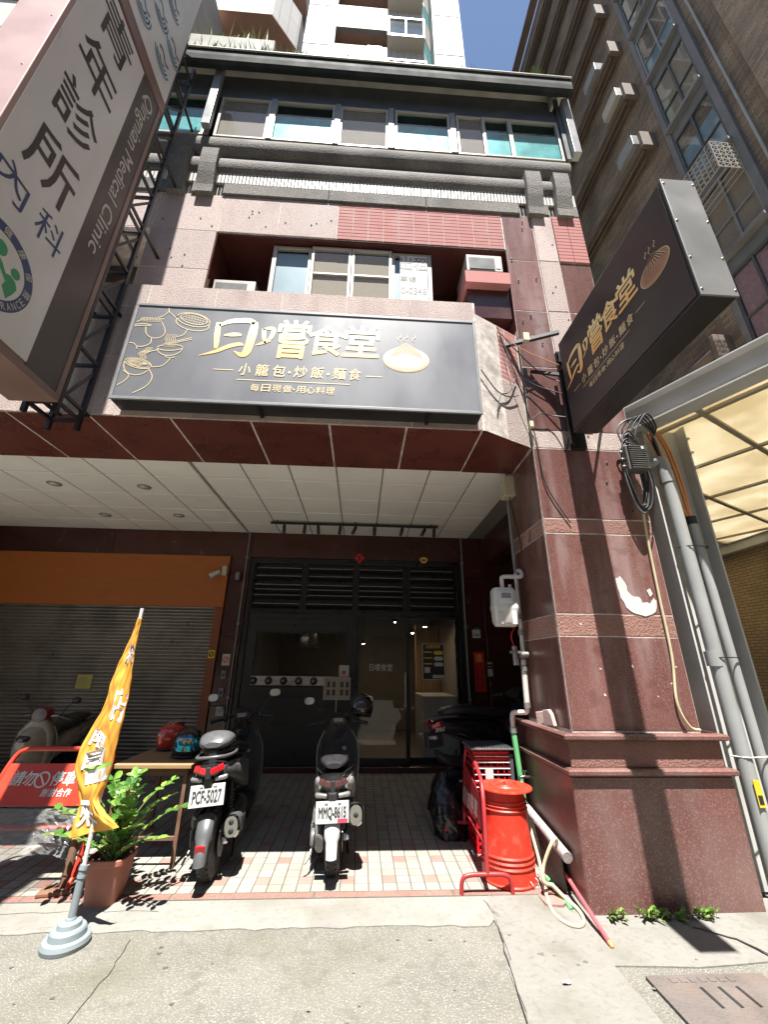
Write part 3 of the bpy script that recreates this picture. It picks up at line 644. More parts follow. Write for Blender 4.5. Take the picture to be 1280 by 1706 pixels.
for k in range(16): bb.lathe([(.035, 0), (.035, 1.5)], 8, (1.22+k*.033, 9.2+.02*(k % 2), .95), 'z')
bb.build('slatted_curtain', 'wood_curtain', sf)
for x, y, z in ((1.22, 7.9, 2.30), (1.02, 8.2, 2.2), (.06, 8.8, 2.02), (.75, 9.2, 2.5)):
    lp = B().tube([(x, y, 2.9), (x, y, z+.06)], .006, 6).lathe([(.012, .09), (.05, .07), (.06, 0), (.055, 0)], 14, (x, y, z)).build('pendant_lamp', 'black_metal', sf)
    B().lathe([(0, -.005), (.028, .0), (.03, .02), (.0, .045)], 12, (x, y, z)).build('bulb', 'warm_bulb', lp)
hd = B().lathe([(.12, .6), (.2, .3), (.28, 0), (.26, 0), (.18, .3)], 20, (-1.05, 8.2, 1.9)).box(-1.8, -.4, 7.3, 7.9, 1.2, 1.28).build('extractor_hood', 'stainless', sf)

# ================================================================ neighbouring orange shop
ns = thing('orange_shopfront', 'closed shop with an orange wood fascia over a grey roller shutter', 'shopfront', (-4.3, 6.95, .1))
B().box(-6.4, -2.275, 6.88, 6.945, 2.47, 3.33).build('fascia', 'orange_wood', ns, .004)
B().box(-2.405, -2.275, 6.89, 6.95, .1, 2.465).build('jamb', 'orange_wood_dark', ns, .004)
prof = []; z = .12
while z < 2.47:
    for a in range(0, 5): prof.append((7.0-.013*sin(pi*a/4.), z+.046*a/4.))
    prof.append((7.006, z+.050)); z += .053
B().add([(x, y, zz) for x in (-6.4, -2.40) for y, zz in prof], [(i, i+1, len(prof)+i+1, len(prof)+i) for i in range(len(prof)-1)], 0, True).build('shutter_slats', 'shutter_steel', ns, kind='stuff', fix=False)
B().box(-6.4, -2.40, 6.96, 7.03, .09, .14).build('bottom_rail', 'dark_frame', ns)
B().box(-6.4, -2.4, 7.03, 7.06, .1, 2.5).build('shutter_back', 'dark_void', ns)

# ================================================================ alley on the right
TR = bpy.data.materials.new('canopy_translucent'); TR.use_nodes = True; MAT['canopy_translucent'] = TR
n = TR.node_tree.nodes; l = TR.node_tree.links; p = n['Principled BSDF']; p.inputs['Base Color'].default_value = (.74, .68, .54, 1); p.inputs['Roughness'].default_value = .5
tr = n.new('ShaderNodeBsdfTranslucent'); tr.inputs[0].default_value = (.72, .62, .40, 1); mx = n.new('ShaderNodeMixShader'); mx.inputs[0].default_value = .5
nz = n.new('ShaderNodeTexNoise'); nz.inputs['Scale'].default_value = 1.6; nz.inputs['Detail'].default_value = 6; g_ = n.new('ShaderNodeNewGeometry'); l.new(g_.outputs['Position'], nz.inputs[0])
cr = n.new('ShaderNodeValToRGB'); cr.color_ramp.elements[0].position = .35; cr.color_ramp.elements[0].color = (.66, .59, .43, 1); cr.color_ramp.elements[1].position = .65; cr.color_ramp.elements[1].color = (.88, .83, .70, 1)
l.new(nz.outputs['Fac'], cr.inputs[0]); l.new(cr.outputs[0], tr.inputs[0])
l.new(p.outputs[0], mx.inputs[1]); l.new(tr.outputs[0], mx.inputs[2]); l.new(mx.outputs[0], n['Material Output'].inputs[0])
cn_ = thing('alley_canopy', 'white steel framed canopy with yellowish translucent sheets over the alley', 'canopy', (3.2, 3.75, 0))
CZ2 = 4.12
poly = [V((2.84, 4.0)), V((2.84, 9.2)), V((7.9, 9.2)), V((7.9, -1.2)), V((5.45, -1.2))]
B().add([(q.x, q.y, CZ2) for q in poly]+[(q.x, q.y, CZ2+.02) for q in poly], [(0, 1, 2, 3, 4), (9, 8, 7, 6, 5)]+[(i, (i+1) % 5, 5+(i+1) % 5, 5+i) for i in range(5)]).build('roof_sheet', 'canopy_translucent', cn_)
e1 = V((.45, -.89)); e2 = V((.89, .45))
def clip(o, d):
    t0, t1 = -50., 50.
    for i in range(5):
        a, c = poly[i], poly[(i+1) % 5]; ed = c-a; nn = V((ed.y, -ed.x)); nn = nn if nn.dot(V((5, 5))-a) > 0 else -nn
        den = nn.dot(d); num = nn.dot(o-a)
        if abs(den) < 1e-9:
            if num < 0: return None
        else:
            t = -num/den
            if den > 0: t0 = max(t0, t)
            else: t1 = min(t1, t)
    return (t0, t1) if t1-t0 > .15 else None
for k in range(-14, 14):
    for d, o, zz, wd, sp in ((e1, e2, -.025, .06, 1.3), (e2, e1, -.028, .05, 1.05)):
        oo = V((3.1, 3.5))+o*(k*sp+.3); c = clip(oo, d)
        if c:
            a, q = oo+d*c[0], oo+d*c[1]; B().bar((a.x, a.y, CZ2+zz), (q.x, q.y, CZ2+zz), wd, .03).build('purlin', 'canopy_bar', cn_)
def hbeam(p, q, h, w_, t, upv, name, m):
    p, q, upv = V(p), V(q), V(upv).normalized(); d = (q-p).normalized(); s_ = d.cross(upv).normalized(); bb = B()
    def pl(u0, u1, v0, v1):
        rs = [[c+s_*u+upv*vv for u, vv in ((u0, v0), (u1, v0), (u1, v1), (u0, v1))] for c in (p, q)]; bb.rings(rs, 0, False)
    pl(-w_/2, w_/2, -h/2, -h/2+t); pl(-w_/2, w_/2, h/2-t, h/2); pl(-t/3, t/3, -h/2+t, h/2-t); return bb.build(name, m, cn_, .002)
hbeam((3.27, 3.79, 0), (3.27, 3.79, 4.2), .50, .26, .018, (1, 0, 0), 'column', 'steel_white')
hbeam((2.95, 3.80, 4.20), (5.5, -1.24, 4.20), .30, .22, .016, (0, 0, 1), 'edge_beam', 'steel_white')
hbeam((7.75, 9.0, 4.0), (7.75, -1.0, 4.0), .2, .12, .012, (0, 0, 1), 'wall_beam', 'steel_white')
for zz in (3.95, 3.78, 3.6):
    B().lathe([(0, -.03), (.016, -.03), (.016, 0)], 6, (3.505, 3.655, zz), 'y').build('bolt', 'aluminium', cn_)
# pipes on the column
pp = thing('downpipe', 'thick grey plastic downpipe strapped to the alley column', 'pipe', (3.10, 3.585, 0))
B().tube(spline([(2.86, 4.0, 3.60), (2.95, 3.75, 3.62), (3.05, 3.62, 3.64), (3.095, 3.59, 3.60), (3.10, 3.585, 3.45)], 5), .058, 14).tube([(3.10, 3.585, 3.46), (3.12, 3.575, 0)], .06, 16).build('pipe', 'pvc_grey', pp)
for z in (3.50, 1.75): B().tube([(3.10, 3.585, z), (3.101, 3.585, z-.12)], .067, 16).build('socket', 'pvc_grey', pp)
for z in (2.7, 1.7, .95): B().tube(spline([(3.03, 3.60, z), (3.1, 3.515, z), (3.2, 3.53, z), (3.3, 3.545, z), (3.33, 3.62, z)], 4), .005, 5).build('strap', 'black_metal' if z > 1 else 'paper_white', pp)
stk = B().box(3.085, 3.135, 3.507, 3.512, .62, .80).build('warning_sticker', 'sec_yellow', pp)
B().box(3.092, 3.128, 3.505, 3.5068, .64, .70).build('print', 'ink_black', stk)
pp2 = thing('conduit', 'thinner grey conduit pipe beside the thick downpipe', 'pipe', (3.27, 3.60, 0))
B().tube([(3.255, 3.60, 2.98), (3.29, 3.59, 0)], .042, 14).build('pipe', 'pvc_grey', pp2)
B().tube([(3.255, 3.60, 3.02), (3.256, 3.60, 2.94)], .046, 12).build('cap', 'rubber_black', pp2)
cb_ = thing('orange_conduits', 'bundle of orange corrugated conduits running down the alley column', 'cables', (3.2, 3.65, 2.95))
for k, x in enumerate((3.10, 3.135, 3.215, 3.25)):
    B().tube(spline([(x+.02, 3.72, 4.05), (x+.06, 3.69, 3.8), (x+.07, 3.66, 3.4), (3.25+.01*k, 3.63, 3.0)], 6), .014, 8).build('conduit', 'pvc_orange', cb_)
# cable coil with amplifier
cc = thing('cable_coil', 'coil of black and grey cables with a finned amplifier on the pillar', 'cables', (2.66, 3.50, 3.0))
for k in range(9):
    w_, h0, h1, dx, yy = .065+.0075*k+random.uniform(-.01, .01), 2.99+random.uniform(-.03, .1), 3.84+random.uniform(-.10, .08), random.uniform(-.025, .025), 3.47-.006*k+random.uniform(-.02, .02)
    pts = [(2.67+dx+w_*cos(a)*(1+.15*sin(a)), yy+random.uniform(-.012, .012), (h0+h1)/2+(h1-h0)/2*sin(a)+.0) for a in [2*pi*q/14+.3*k for q in range(15)]]
    B().tube(spline(pts, 4), .008 if k % 3 else .010, 6).build('cable', 'rubber_black' if k % 3 else 'cable_grey', cc)
for k in range(5):
    B().tube(spline([(2.64+.02*k, 3.46, 3.66), (2.58+.05*k, 3.44, 3.9), (2.72+.05*k, 3.42, 4.02+.02*k), (2.92+.03*k, 3.48, 3.98), (3.08, 3.58+.01*k, 3.86), (3.15+.02*k, 3.64, 3.5)], 6), .009, 6).build('cable', 'rubber_black' if k else 'cable_grey', cc)
am = B().box(2.56, 2.77, 3.36, 3.46, 3.40, 3.68).build('amplifier', 'amp_grey', cc, .015)
for k in range(11): B().box(2.575, 2.755, 3.335, 3.36, 3.415+k*.0235, 3.424+k*.0235).build('fin', 'amp_grey', am)
B().box(2.70, 2.725, 3.331, 3.334, 3.62, 3.65).build('label_sticker', 'paper_white', am)
for z in (3.46, 3.54, 3.62):
    for s_ in (2.545, 2.785): B().lathe([(.0, -.015), (.013, -.012), (.013, .012), (0, .015)], 8, (s_, 3.41, z), 'x').build('terminal', 'silver_part', am)
B().tube(spline([(2.70, 3.50, 3.05), (2.70, 3.53, 2.7), (2.69, 3.535, 2.2), (2.68, 3.535, 1.7), (2.63, 3.53, 1.35), (2.69, 3.53, 1.17), (2.78, 3.54, 1.14)], 8), .011, 7).build('hanging_cable', 'hose_beige', cc)
# brown building beyond the alley
br = thing('brown_building', 'tall brown tiled building across the alley with a column of windows', 'building', (8, 10, 0))
B().box(8, 20, -8, 34, 0, 33).build('wall', 'brown_wall', br)
B().box(7.95, 8, -8, 34, 0, 5.2).build('lower_wall', 'tan_brick', br)
B().box(7.8, 8, -8, 4.15, 5.2, 33).build('corner_pier', 'brown_wall', br)
B().tube([(7.93, 4.6, 5.2), (7.93, 4.6, 33)], .03, 8).build('conduit', 'pvc_grey', br)
wf = B().box(7.90, 8, 4.82, 4.98, 7.6, 30).box(7.90, 8, 6.08, 6.22, 7.6, 30).build('window_surround', 'slate', br)
for k in range(9):
    zs = 7.75+2.47*k
    sp = B().box(7.96, 8, 4.98, 6.08, zs-.45, zs-.05).build('spandrel', 'slate', br)
    B().box(7.80, 8, 4.95, 6.12, zs-.1, zs).build('sill', 'slate', br, .01)
    wn_ = B().box(7.92, 7.98, 4.98, 5.03, zs, zs+1.98).box(7.92, 7.98, 6.03, 6.08, zs, zs+1.98).box(7.92, 7.98, 5.03, 6.03, zs, zs+.05).box(7.92, 7.98, 5.03, 6.03, zs+1.93, zs+1.98).box(7.925, 7.975, 5.5, 5.55, zs+.05, zs+1.93).box(7.925, 7.975, 5.03, 5.5, zs+.75, zs+.79).box(7.925, 7.975, 5.55, 6.03, zs+.75, zs+.79).build('window', 'grey_frame' if k % 3 == 1 else 'dark_frame', br)
    B().box(7.95, 7.956, 5.03, 6.03, zs+.05, zs+1.93).build('pane', 'grey_glass', wn_)
    B().box(7.985, 7.995, 5.03, 6.03, zs+.03, zs+(1.9 if k in (0, 3) else random.choice((.8, 1.4, 1.9)))).build('curtain', 'curtain_pink' if k == 0 else 'blind_cloth' if k % 2 else 'blue_film', wn_)
cg = B()
for k in range(9):
    y = 5.02+.115*k; cg.bar((7.35, y, 11.62), (7.35, y, 12.5), .014)
for k in range(7):
    z = 11.64+.143*k; cg.bar((7.35, 5.0, z), (7.35, 5.96, z), .014); cg.bar((7.35, 5.0, z), (7.92, 5.0, z), .014); cg.bar((7.35, 5.96, z), (7.92, 5.96, z), .014)
for k in range(5): cg.bar((7.35+.14*k, 5.0, 11.62), (7.35+.14*k, 5.0, 12.5), .014); cg.bar((7.35+.14*k, 5.0, 11.62), (7.35+.14*k, 5.96, 11.62), .014)
for i in range(7):
    for j in range(6): cg.bar((7.352, 5.02+.135*i, 11.64+.143*j), (7.352, 5.02+.135*(i+1), 11.64+.143*(j+1)), .01)
for i in range(4):
    for j in range(6): cg.bar((7.35+.14*i, 5.002, 11.64+.143*j), (7.35+.14*(i+1), 5.002, 11.64+.143*(j+1)), .01)
cg.build('window_cage', 'window_frame', br)
for k in range(11):
    z = 8.23+2.505*k
    le = B().box(7.62, 8, 6.55, 34, z-.12, z+.05).box(7.55, 8, 6.50, 6.62, z-.35, z+.3).build('ledge', 'brown_ledge', br, .02)
    B().tube([(7.74, 6.7, z-.2), (7.74, 8.5, z-.24), (7.76, 12, z-.19), (7.74, 34, z-.2)], .035, 6).build('conduit', 'brown_ledge', le)
    B().tube([(7.86, 6.8, z-.32), (7.86, 14, z-.28), (7.86, 34, z-.3)], .025, 6).build('conduit', 'brown_ledge', le)
    for y in ((7.2,) if k in (3, 4) else (7.6,) if k == 5 else (12.5,) if k in (1, 6) else ()):
        ac = B().box(7.46, 7.80, y-.5, y+.2, z+.05, z+.5).build('air_conditioner', 'grey_frame' if k != 4 else 'window_frame', le, .02)
# tall white tower behind
tw = thing('tiled_tower', 'tall white tiled apartment tower rising behind the eave', 'building', (0, 12, 0))
B().box(-3.6, -2.1, 10, 18, 0, 48).build('pier', 'tower_tile', tw); B().box(2.65, 4.1, 10, 18, 0, 48).build('pier', 'tower_tile', tw)
B().box(-2.1, 2.65, 11.6, 18, 0, 48).build('core', 'tower_soffit', tw)
B().box(-9.5, -3.6, 10.6, 18, 0, 48).build('wall', 'tower_soffit', tw)
for k in range(3):
    z = 24.6+3.75*k
    for xa, xb in ((-3.55, -2.15), (2.7, 4.05)): B().box(xa, xb, 9.985, 10, z+.4, z+1.5).build('tile_band', 'tower_tile_dark', tw)
for k in range(4):
    z = 23.2+3.75*k
    bp_ = B().box(-2.1, 2.15, 10.05, 10.25, z, z+2.15).build('balcony_wall', 'tower_tile', tw)
    B().box(-2.1, 2.15, 10.25, 11.6, z-.02, z+.12).build('balcony_floor', 'tower_soffit', tw)
    bb = B().add([(2.15, 10.05, z), (2.65, 10.7, z), (2.65, 10.7, z+2.15), (2.15, 10.05, z+2.15)], [(0, 1, 2, 3)]).build('splay', 'tower_tile', tw, fix=False)
    B().add([(2.15, 10.06, z+2.15), (2.65, 10.7, z+2.15), (2.65, 10.7, z+3.6), (2.15, 10.06, z+3.6)], [(0, 1, 2, 3)]).build('splay_window', 'teal_film', tw, fix=False)
    bx = B().box(.40, 2.15, 9.55, 10.4, z+1.95, z+2.1).box(.40, 2.15, 9.55, 10.4, z+3.55, z+3.68).box(.40, .48, 9.55, 9.63, z+2.1, z+3.55).box(2.07, 2.15, 9.55, 9.63, z+2.1, z+3.55).box(1.22, 1.3, 9.56, 9.62, z+2.1, z+3.55).build('bay_window', 'window_frame', tw)
    B().box(.48, 2.07, 9.6, 9.61, z+2.1, z+3.55).build('pane', 'teal_glass', bx); B().box(.5, 2.05, 9.8, 9.82, z+2.1, z+3.5).build('blind', 'blue_film', bx)
    ac = B().box(-.55, .15, 10.3, 10.6, z+2.3, z+2.9).build('air_conditioner', 'steel_white', tw)
lb = [(-9.5, 8.4), (-4.4, 8.4), (-3.55, 9.35), (-3.55, 10.7), (-9.5, 10.7)]
for k in range(3):
    z0 = 26.4+5.0*k
    B().prism(lb, (V((0, 0, z0+.06)), EX, EY, EZ), 2.9).build('bay', 'tower_tile', tw)
    B().prism(lb, (V((0, 0, z0)), EX, EY, EZ), .05).build('soffit', 'tower_soffit', tw)
# opposite side of the street (seen only as reflection and bounce light)
ob = thing('opposite_building', 'pale row building across the street behind the viewer', 'building', (0, -13, 0))
B().box(-30, 30, -20, -13, 3.4, 13).box(-30, 30, -20, -16, 0, 3.4).build('wall', 'opp_wall', ob)
for i in range(12):
    for j in range(3): B().box(-27+i*4.6, -24.6+i*4.6, -13.02, -12.98, 4.6+j*3, 6.2+j*3).build('window', 'slate', ob)
for i in range(9): B().box(-28+i*7, -27.2+i*7, -13.4, -13, 0, 3.4).build('pier', 'opp_wall', ob)
# ================================================================ shop signs
def logo(par, F_, tr, dark):
    """lettering and drawings; tr maps main-sign coordinates (x, z) onto the sign's own frame, F_ = frame"""
    def T_(pts): return [tr(*p) for p in pts]
    def bx(x0, x1, z0, z1):
        a, c = tr(x0, z0), tr(x1, z1); return (a[0], c[0], a[1], c[1])
    k = abs(tr(1, 0)[0]-tr(0, 0)[0])
    b = B()
    def pen(pts, ws):
        P_ = spline([(*p, w_) for p, w_ in zip(pts, ws)], 6); Q = [tr(p[0], p[1]) for p in P_]; n = len(Q); L = []; R = []
        O, U, W, N = F_
        for i, (x, y) in enumerate(Q):
            a, c = Q[max(i-1, 0)], Q[min(i+1, n-1)]; dx, dy = c[0]-a[0], c[1]-a[1]; d = math.hypot(dx, dy) or 1; ww = P_[i][2]*k/2
            L.append(O+U*(x-dy/d*ww)+W*(y+dx/d*ww)+N*.003); R.append(O+U*(x+dy/d*ww)+W*(y-dx/d*ww)+N*.003)
        b.add(L+R, [(i, i+1, n+i+1, n+i) for i in range(n-1)])
    # brush written first character with its long tail
    pen([(-1.47, 4.70), (-1.465, 4.58), (-1.455, 4.46), (-1.45, 4.38)], [.045, .055, .05, .03])
    pen([(-1.46, 4.66), (-1.37, 4.715), (-1.27, 4.735), (-1.18, 4.74), (-1.125, 4.71)], [.03, .05, .06, .06, .05])
    pen([(-1.125, 4.725), (-1.13, 4.6), (-1.145, 4.45), (-1.165, 4.35), (-1.21, 4.32), (-1.28, 4.36)], [.06, .085, .08, .075, .05, .008])
    pen([(-1.40, 4.545), (-1.33, 4.555), (-1.26, 4.56), (-1.235, 4.55)], [.012, .045, .04, .02])
    pen([(-1.595, 4.288), (-1.45, 4.345), (-1.33, 4.415), (-1.24, 4.445), (-1.20, 4.435)], [.004, .035, .045, .04, .015])
    pen([(-1.03, 4.65), (-1.02, 4.55), (-1.0, 4.47)], [.04, .04, .02]); pen([(-1.04, 4.64), (-.97, 4.66), (-.935, 4.64), (-.95, 4.55), (-.985, 4.5)], [.02, .035, .045, .04, .02]); pen([(-1.09, 4.44), (-1.02, 4.475), (-.95, 4.505)], [.006, .03, .012])
    text(b, '嘗', bx(-.91, -.60, 4.31, 4.77), F_, .028, .003, shear=.06); text(b, '食', bx(-.60, -.255, 4.365, 4.735), F_, .028, .003, shear=.05); text(b, '堂', bx(-.26, .085, 4.365, 4.745), F_, .028, .003, shear=.05)
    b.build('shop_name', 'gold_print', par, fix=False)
    b = B()
    for s, x0, x1 in (('小', -1.208, -1.095), ('籠', -1.055, -.93), ('包', -.90, -.775), ('炒', -.70, -.575), ('飯', -.545, -.42), ('麵', -.34, -.215), ('食', -.19, -.075)):
        text(b, s, bx(x0, x1-.005, 4.09, 4.22), F_, .012, .003, shear=.08)
    for x in (-.738, -.38): text(b, '.', bx(x-.012, x+.012, 4.13, 4.155), F_, .02, .003)
    for s, i in zip('每日現做', range(4)): text(b, s, bx(-1.075+i*.098, -.995+i*.098, 3.917, 3.995), F_, .006, .003, shear=.06)
    for s, i in zip('用心料理', range(4)): text(b, s, bx(-.66+i*.09, -.58+i*.09, 3.917, 3.992), F_, .006, .003, shear=.06)
    text(b, '.', bx(-.69, -.675, 3.945, 3.96), F_, .02, .003)
    for p, q in (((-1.435, 4.14), (-1.25, 4.14)), ((-.03, 4.14), (.13, 4.14)), ((-1.21, 4.037), (-.17, 4.037))): stroke(b, T_([p, q]), .007*k, F_, .003)
    b.build('lettering', 'gold_flat', par, fix=False)
    # steamed bun
    O, U, W, N = F_
    def P3(p, t): a = tr(*p); return O+U*a[0]+W*a[1]+N*t
    cx, cz = .357, 4.37
    out = [(cx+.213*cos(t), cz-.01+(.145*sin(t) if sin(t) < 0 else .14*sin(t))) for t in [2*pi*i/40 for i in range(40)]]
    out = [(x, z+(.05*math.exp(-((x-cx)/.055)**2) if z > cz+.05 else 0)) for x, z in out]
    bb = B(); bb.add([P3((cx+(x-cx)*1.05, cz+(z-cz)*1.05), .0024) for x, z in out], [tuple(range(40))], 1); bb.add([P3(p, .0032) for p in out], [tuple(range(40))], 0)
    low = [(x, z) for x, z in out if z < cz-.03]; low.sort()
    bb.add([P3(p, .0036) for p in low]+[P3((cx+(x-cx)*.93, z+.05-.03*abs(x-cx)/.2), .0036) for x, z in low[::-1]], [tuple(range(2*len(low)))], 3)
    for a in range(-4, 5):
        f_ = a/4; top = (cx+f_*.04, cz+.165); mid = (cx+f_*.085, cz+.11); lo_ = (cx+f_*.165, cz+.035-.045*f_*f_)
        for mi, off in ((2, 0.), (1, .010)):
            Q = T_(spline([(top[0]+off*.3, top[1]), (mid[0]+off, mid[1]), (lo_[0]+off*1.6, lo_[1])], 6)); n = len(Q); L, R = [], []
            for i, (x, y) in enumerate(Q):
                ww = k*(.0015+(.0065 if mi == 2 else .0035)*sin(pi*min(1, (i+1)/n))); L.append(O+U*(x-ww)+W*y+N*(.0042+.0002*mi)); R.append(O+U*(x+ww)+W*y+N*(.0042+.0002*mi))
            bb.add(L+R, [(i, i+1, n+i+1, n+i) for i in range(n-1)], mi)
    bb.add([P3((cx+.03*cos(t), cz+.168+.010*sin(t)), .0048) for t in [2*pi*i/14 for i in range(14)]], [tuple(range(14))], 2)
    for x in (.30, .36, .44): stroke(bb, T_(spline([(x, 4.575), (x-.02, 4.61), (x+.01, 4.64), (x-.005, 4.675)], 5)), .011*k, F_, .003, 1, True)
    bb.build('bun_drawing', ['bun_brown' if dark else 'bun_skin', 'bun_line', 'bun_dark' if dark else 'bun_shade', 'bun_shade' if dark else 'bun_under'], par, fix=False)
# ---- main sign
ms = thing('shop_sign', 'wide grey signboard with gold lettering and a steamed bun over the arcade', 'sign', (-.6, 3.19, 3.775))
B().box(-2.28, 1.06, 3.10, 3.275, 3.775, 4.885).build('box', 'sign_box', ms, .006)
F1 = fr((0, 3.093, 0), EX, EZ)
B().box(-2.26, 1.04, 3.093, 3.1, 3.80, 4.865).build('face', 'sign_print', ms)
for a in ((-2.285, 1.065, 3.085, 3.105, 3.772, 3.80), (-2.285, 1.065, 3.085, 3.105, 4.862, 4.89), (-2.285, -2.257, 3.085, 3.105, 3.80, 4.862), (1.037, 1.065, 3.085, 3.105, 3.80, 4.862)): B().box(*a).build('frame', 'grey_frame', ms, .003)
for x in (-1.0, .55): B().box(x, x+.03, 3.10, 3.28, 3.755, 3.775).build('bracket', 'black_metal', ms)
logo(ms, F1, lambda x, z: (x, z), False)
b = B(); LW = .0075
def ln(pts, n=8, w_=LW): stroke(b, spline(pts, n) if n else pts, w_, F1, .003)
def ell(cx, cz, rx, rz, a0=0, a1=360, rot=0, n=28):
    P_ = [(rx*cos(radians(a0+(a1-a0)*i/n)), rz*sin(radians(a0+(a1-a0)*i/n))) for i in range(n+1)]; c, s_ = cos(radians(rot)), sin(radians(rot))
    return [(cx+x*c-y*s_, cz+x*s_+y*c) for x, y in P_]
ln(ell(-1.71, 4.725, .135, .06, rot=-14), 0); ln(ell(-1.715, 4.715, .165, .078, rot=-14), 0); ln(ell(-1.715, 4.665, .165, .078, 180, 360, -14), 0)
ln([(-1.875, 4.755), (-1.875, 4.705)], 0); ln([(-1.555, 4.675), (-1.555, 4.625)], 0)
for i in range(-4, 5):
    x = -1.71+i*.028; hh = .05*math.sqrt(max(0, 1-(i*.028/.135)**2)); ln([(x, 4.725-i*.007-hh), (x+.012, 4.725-i*.007), (x-.004, 4.725-i*.007+hh)], 0, .004)
for i in (-1, 0, 1): ln([(-1.82, 4.752+i*.028), (-1.60, 4.698+i*.028)], 0, .004)
ln(ell(-1.868, 4.365, .115, .035, rot=4), 0); ln(ell(-1.868, 4.365, .115, .095, 180, 360, 4), 0); ln(ell(-1.85, 4.262, .045, .014, 180, 360), 0)
for i in range(6): x = -1.925+i*.018; ln([(x, 4.37), (x+.01, 4.42), (x-.006, 4.47), (x+.004, 4.525)], 5, .005)
ln([(-1.935, 4.40), (-1.69, 4.495)], 0); ln([(-1.935, 4.39), (-1.685, 4.475)], 0)
ln(ell(-2.115, 4.165, .125, .05, rot=-14), 0); ln(ell(-2.115, 4.165, .125, .13, 180, 350, -14), 0); ln(ell(-2.115, 4.165, .105, .038, rot=-14), 0, .005)
for i in range(5): ln(ell(-2.16+i*.004, 4.165, .02+.012*i, .008+.006*i, rot=-14), 0, .004); ln(ell(-2.06, 4.15, .012+.01*i, .006+.005*i, 0, 200), 0, .004)
for i in range(4): x = -2.12+i*.016; ln([(x, 4.18), (x+.01, 4.24), (x-.015, 4.28), (x+.03, 4.32), (x+.05, 4.355)], 6, .005)
ln([(-1.97, 4.845), (-1.96, 4.80), (-1.92, 4.765), (-1.89, 4.73)]); ln([(-1.965, 4.80), (-2.0, 4.75), (-2.05, 4.72)])
ln([(-2.235, 4.655), (-2.18, 4.69), (-2.08, 4.695), (-1.99, 4.705)])
for i in range(7): x = -2.19+i*.027; ln(ell(x, 4.702, .016, .008, rot=35), 0, .004); ln(ell(x+.008, 4.676, .016, .008, rot=-25), 0, .004)
ln([(-2.25, 4.62), (-2.16, 4.635), (-2.09, 4.62)]); ln([(-2.25, 4.60), (-2.16, 4.615), (-2.10, 4.61)])
ln([(-2.14, 4.60), (-2.12, 4.52), (-2.06, 4.47), (-1.98, 4.48), (-1.95, 4.55), (-2.0, 4.66)]); ln([(-1.88, 4.48), (-1.78, 4.52), (-1.75, 4.59)])
ln([(-2.06, 4.47), (-2.06, 4.40), (-2.13, 4.36), (-2.19, 4.37)]); ln([(-2.25, 4.40), (-2.2, 4.39), (-2.16, 4.33)]); ln([(-2.10, 4.24), (-2.05, 4.30), (-1.98, 4.33)])
ln([(-2.0, 4.13), (-1.90, 4.15), (-1.85, 4.22), (-1.845, 4.25)]); ln([(-2.01, 4.11), (-1.96, 4.02), (-1.99, 3.92), (-2.09, 3.84)]); ln([(-2.23, 4.08), (-2.17, 4.03), (-2.19, 3.97), (-2.245, 3.915)])
b.build('line_drawing', 'gold_line', ms, fix=False)
# ---- projecting sign
ps = thing('projecting_sign', 'black projecting sign box with gold lettering and brown bun on the pillar', 'sign', (2.16, 2.55, 3.77))
B().box(2.05, 2.29, 1.75, 3.34, 3.775, 4.885).build('box', 'sign_box', ps, .006)
B().box(2.043, 2.05, 1.77, 3.32, 3.795, 4.865).build('face', 'sign_print_dark', ps)
B().box(2.045, 2.295, 1.738, 1.75, 3.77, 4.89).build('end_plate', 'sign_end', ps, .004)
for x, z in ((2.06, 3.82), (2.06, 4.1), (2.06, 4.45), (2.06, 4.84), (2.28, 3.82), (2.28, 4.1), (2.28, 4.45), (2.28, 4.84)):
    B().lathe([(0, -.006), (.008, -.004), (.01, 0)], 8, (x, 1.738, z), 'y').build('rivet', 'silver_part', ps)
F2 = fr((2.043, 0, 0), -EY, EZ)
logo(ps, F2, lambda x, z: (-(3.30-.677*(x+1.59)), 4.24+.677*(z-4.289)+.02), True)
for z in (3.85, 4.78): B().bar((2.17, 3.34, z), (2.17, 3.57, z), .04).build('bracket_arm', 'black_metal', ps)
B().box(2.05, 2.09, 3.40, 3.44, 3.70, 4.85).build('bracket_post', 'black_metal', ps); B().box(2.12, 2.26, 3.50, 3.556, 3.70, 4.45).build('wall_plate', 'black_metal', ps)
B().bar((2.07, 3.42, 4.6), (2.07, 3.34, 4.6), .03).build('bracket_arm', 'black_metal', ps); B().bar((2.07, 3.42, 3.85), (2.07, 3.56, 3.72), .03).build('bracket_arm', 'black_metal', ps)
B().bar((1.50, 3.50, 4.98), (2.06, 3.30, 5.02), .04).build('stay_bar', 'black_metal', ps)
B().box(1.70, 1.77, 3.38, 3.44, 4.97, 5.08).build('lamp_box', 'beige_box', ps, .006)
B().bar((1.80, 3.54, 4.68), (2.06, 3.42, 4.55), .03).build('stay_bar', 'black_metal', ps)
B().bar((2.5, 3.56, 4.0), (2.2, 3.3, 3.79), .02).build('stay_bar', 'black_metal', ps)
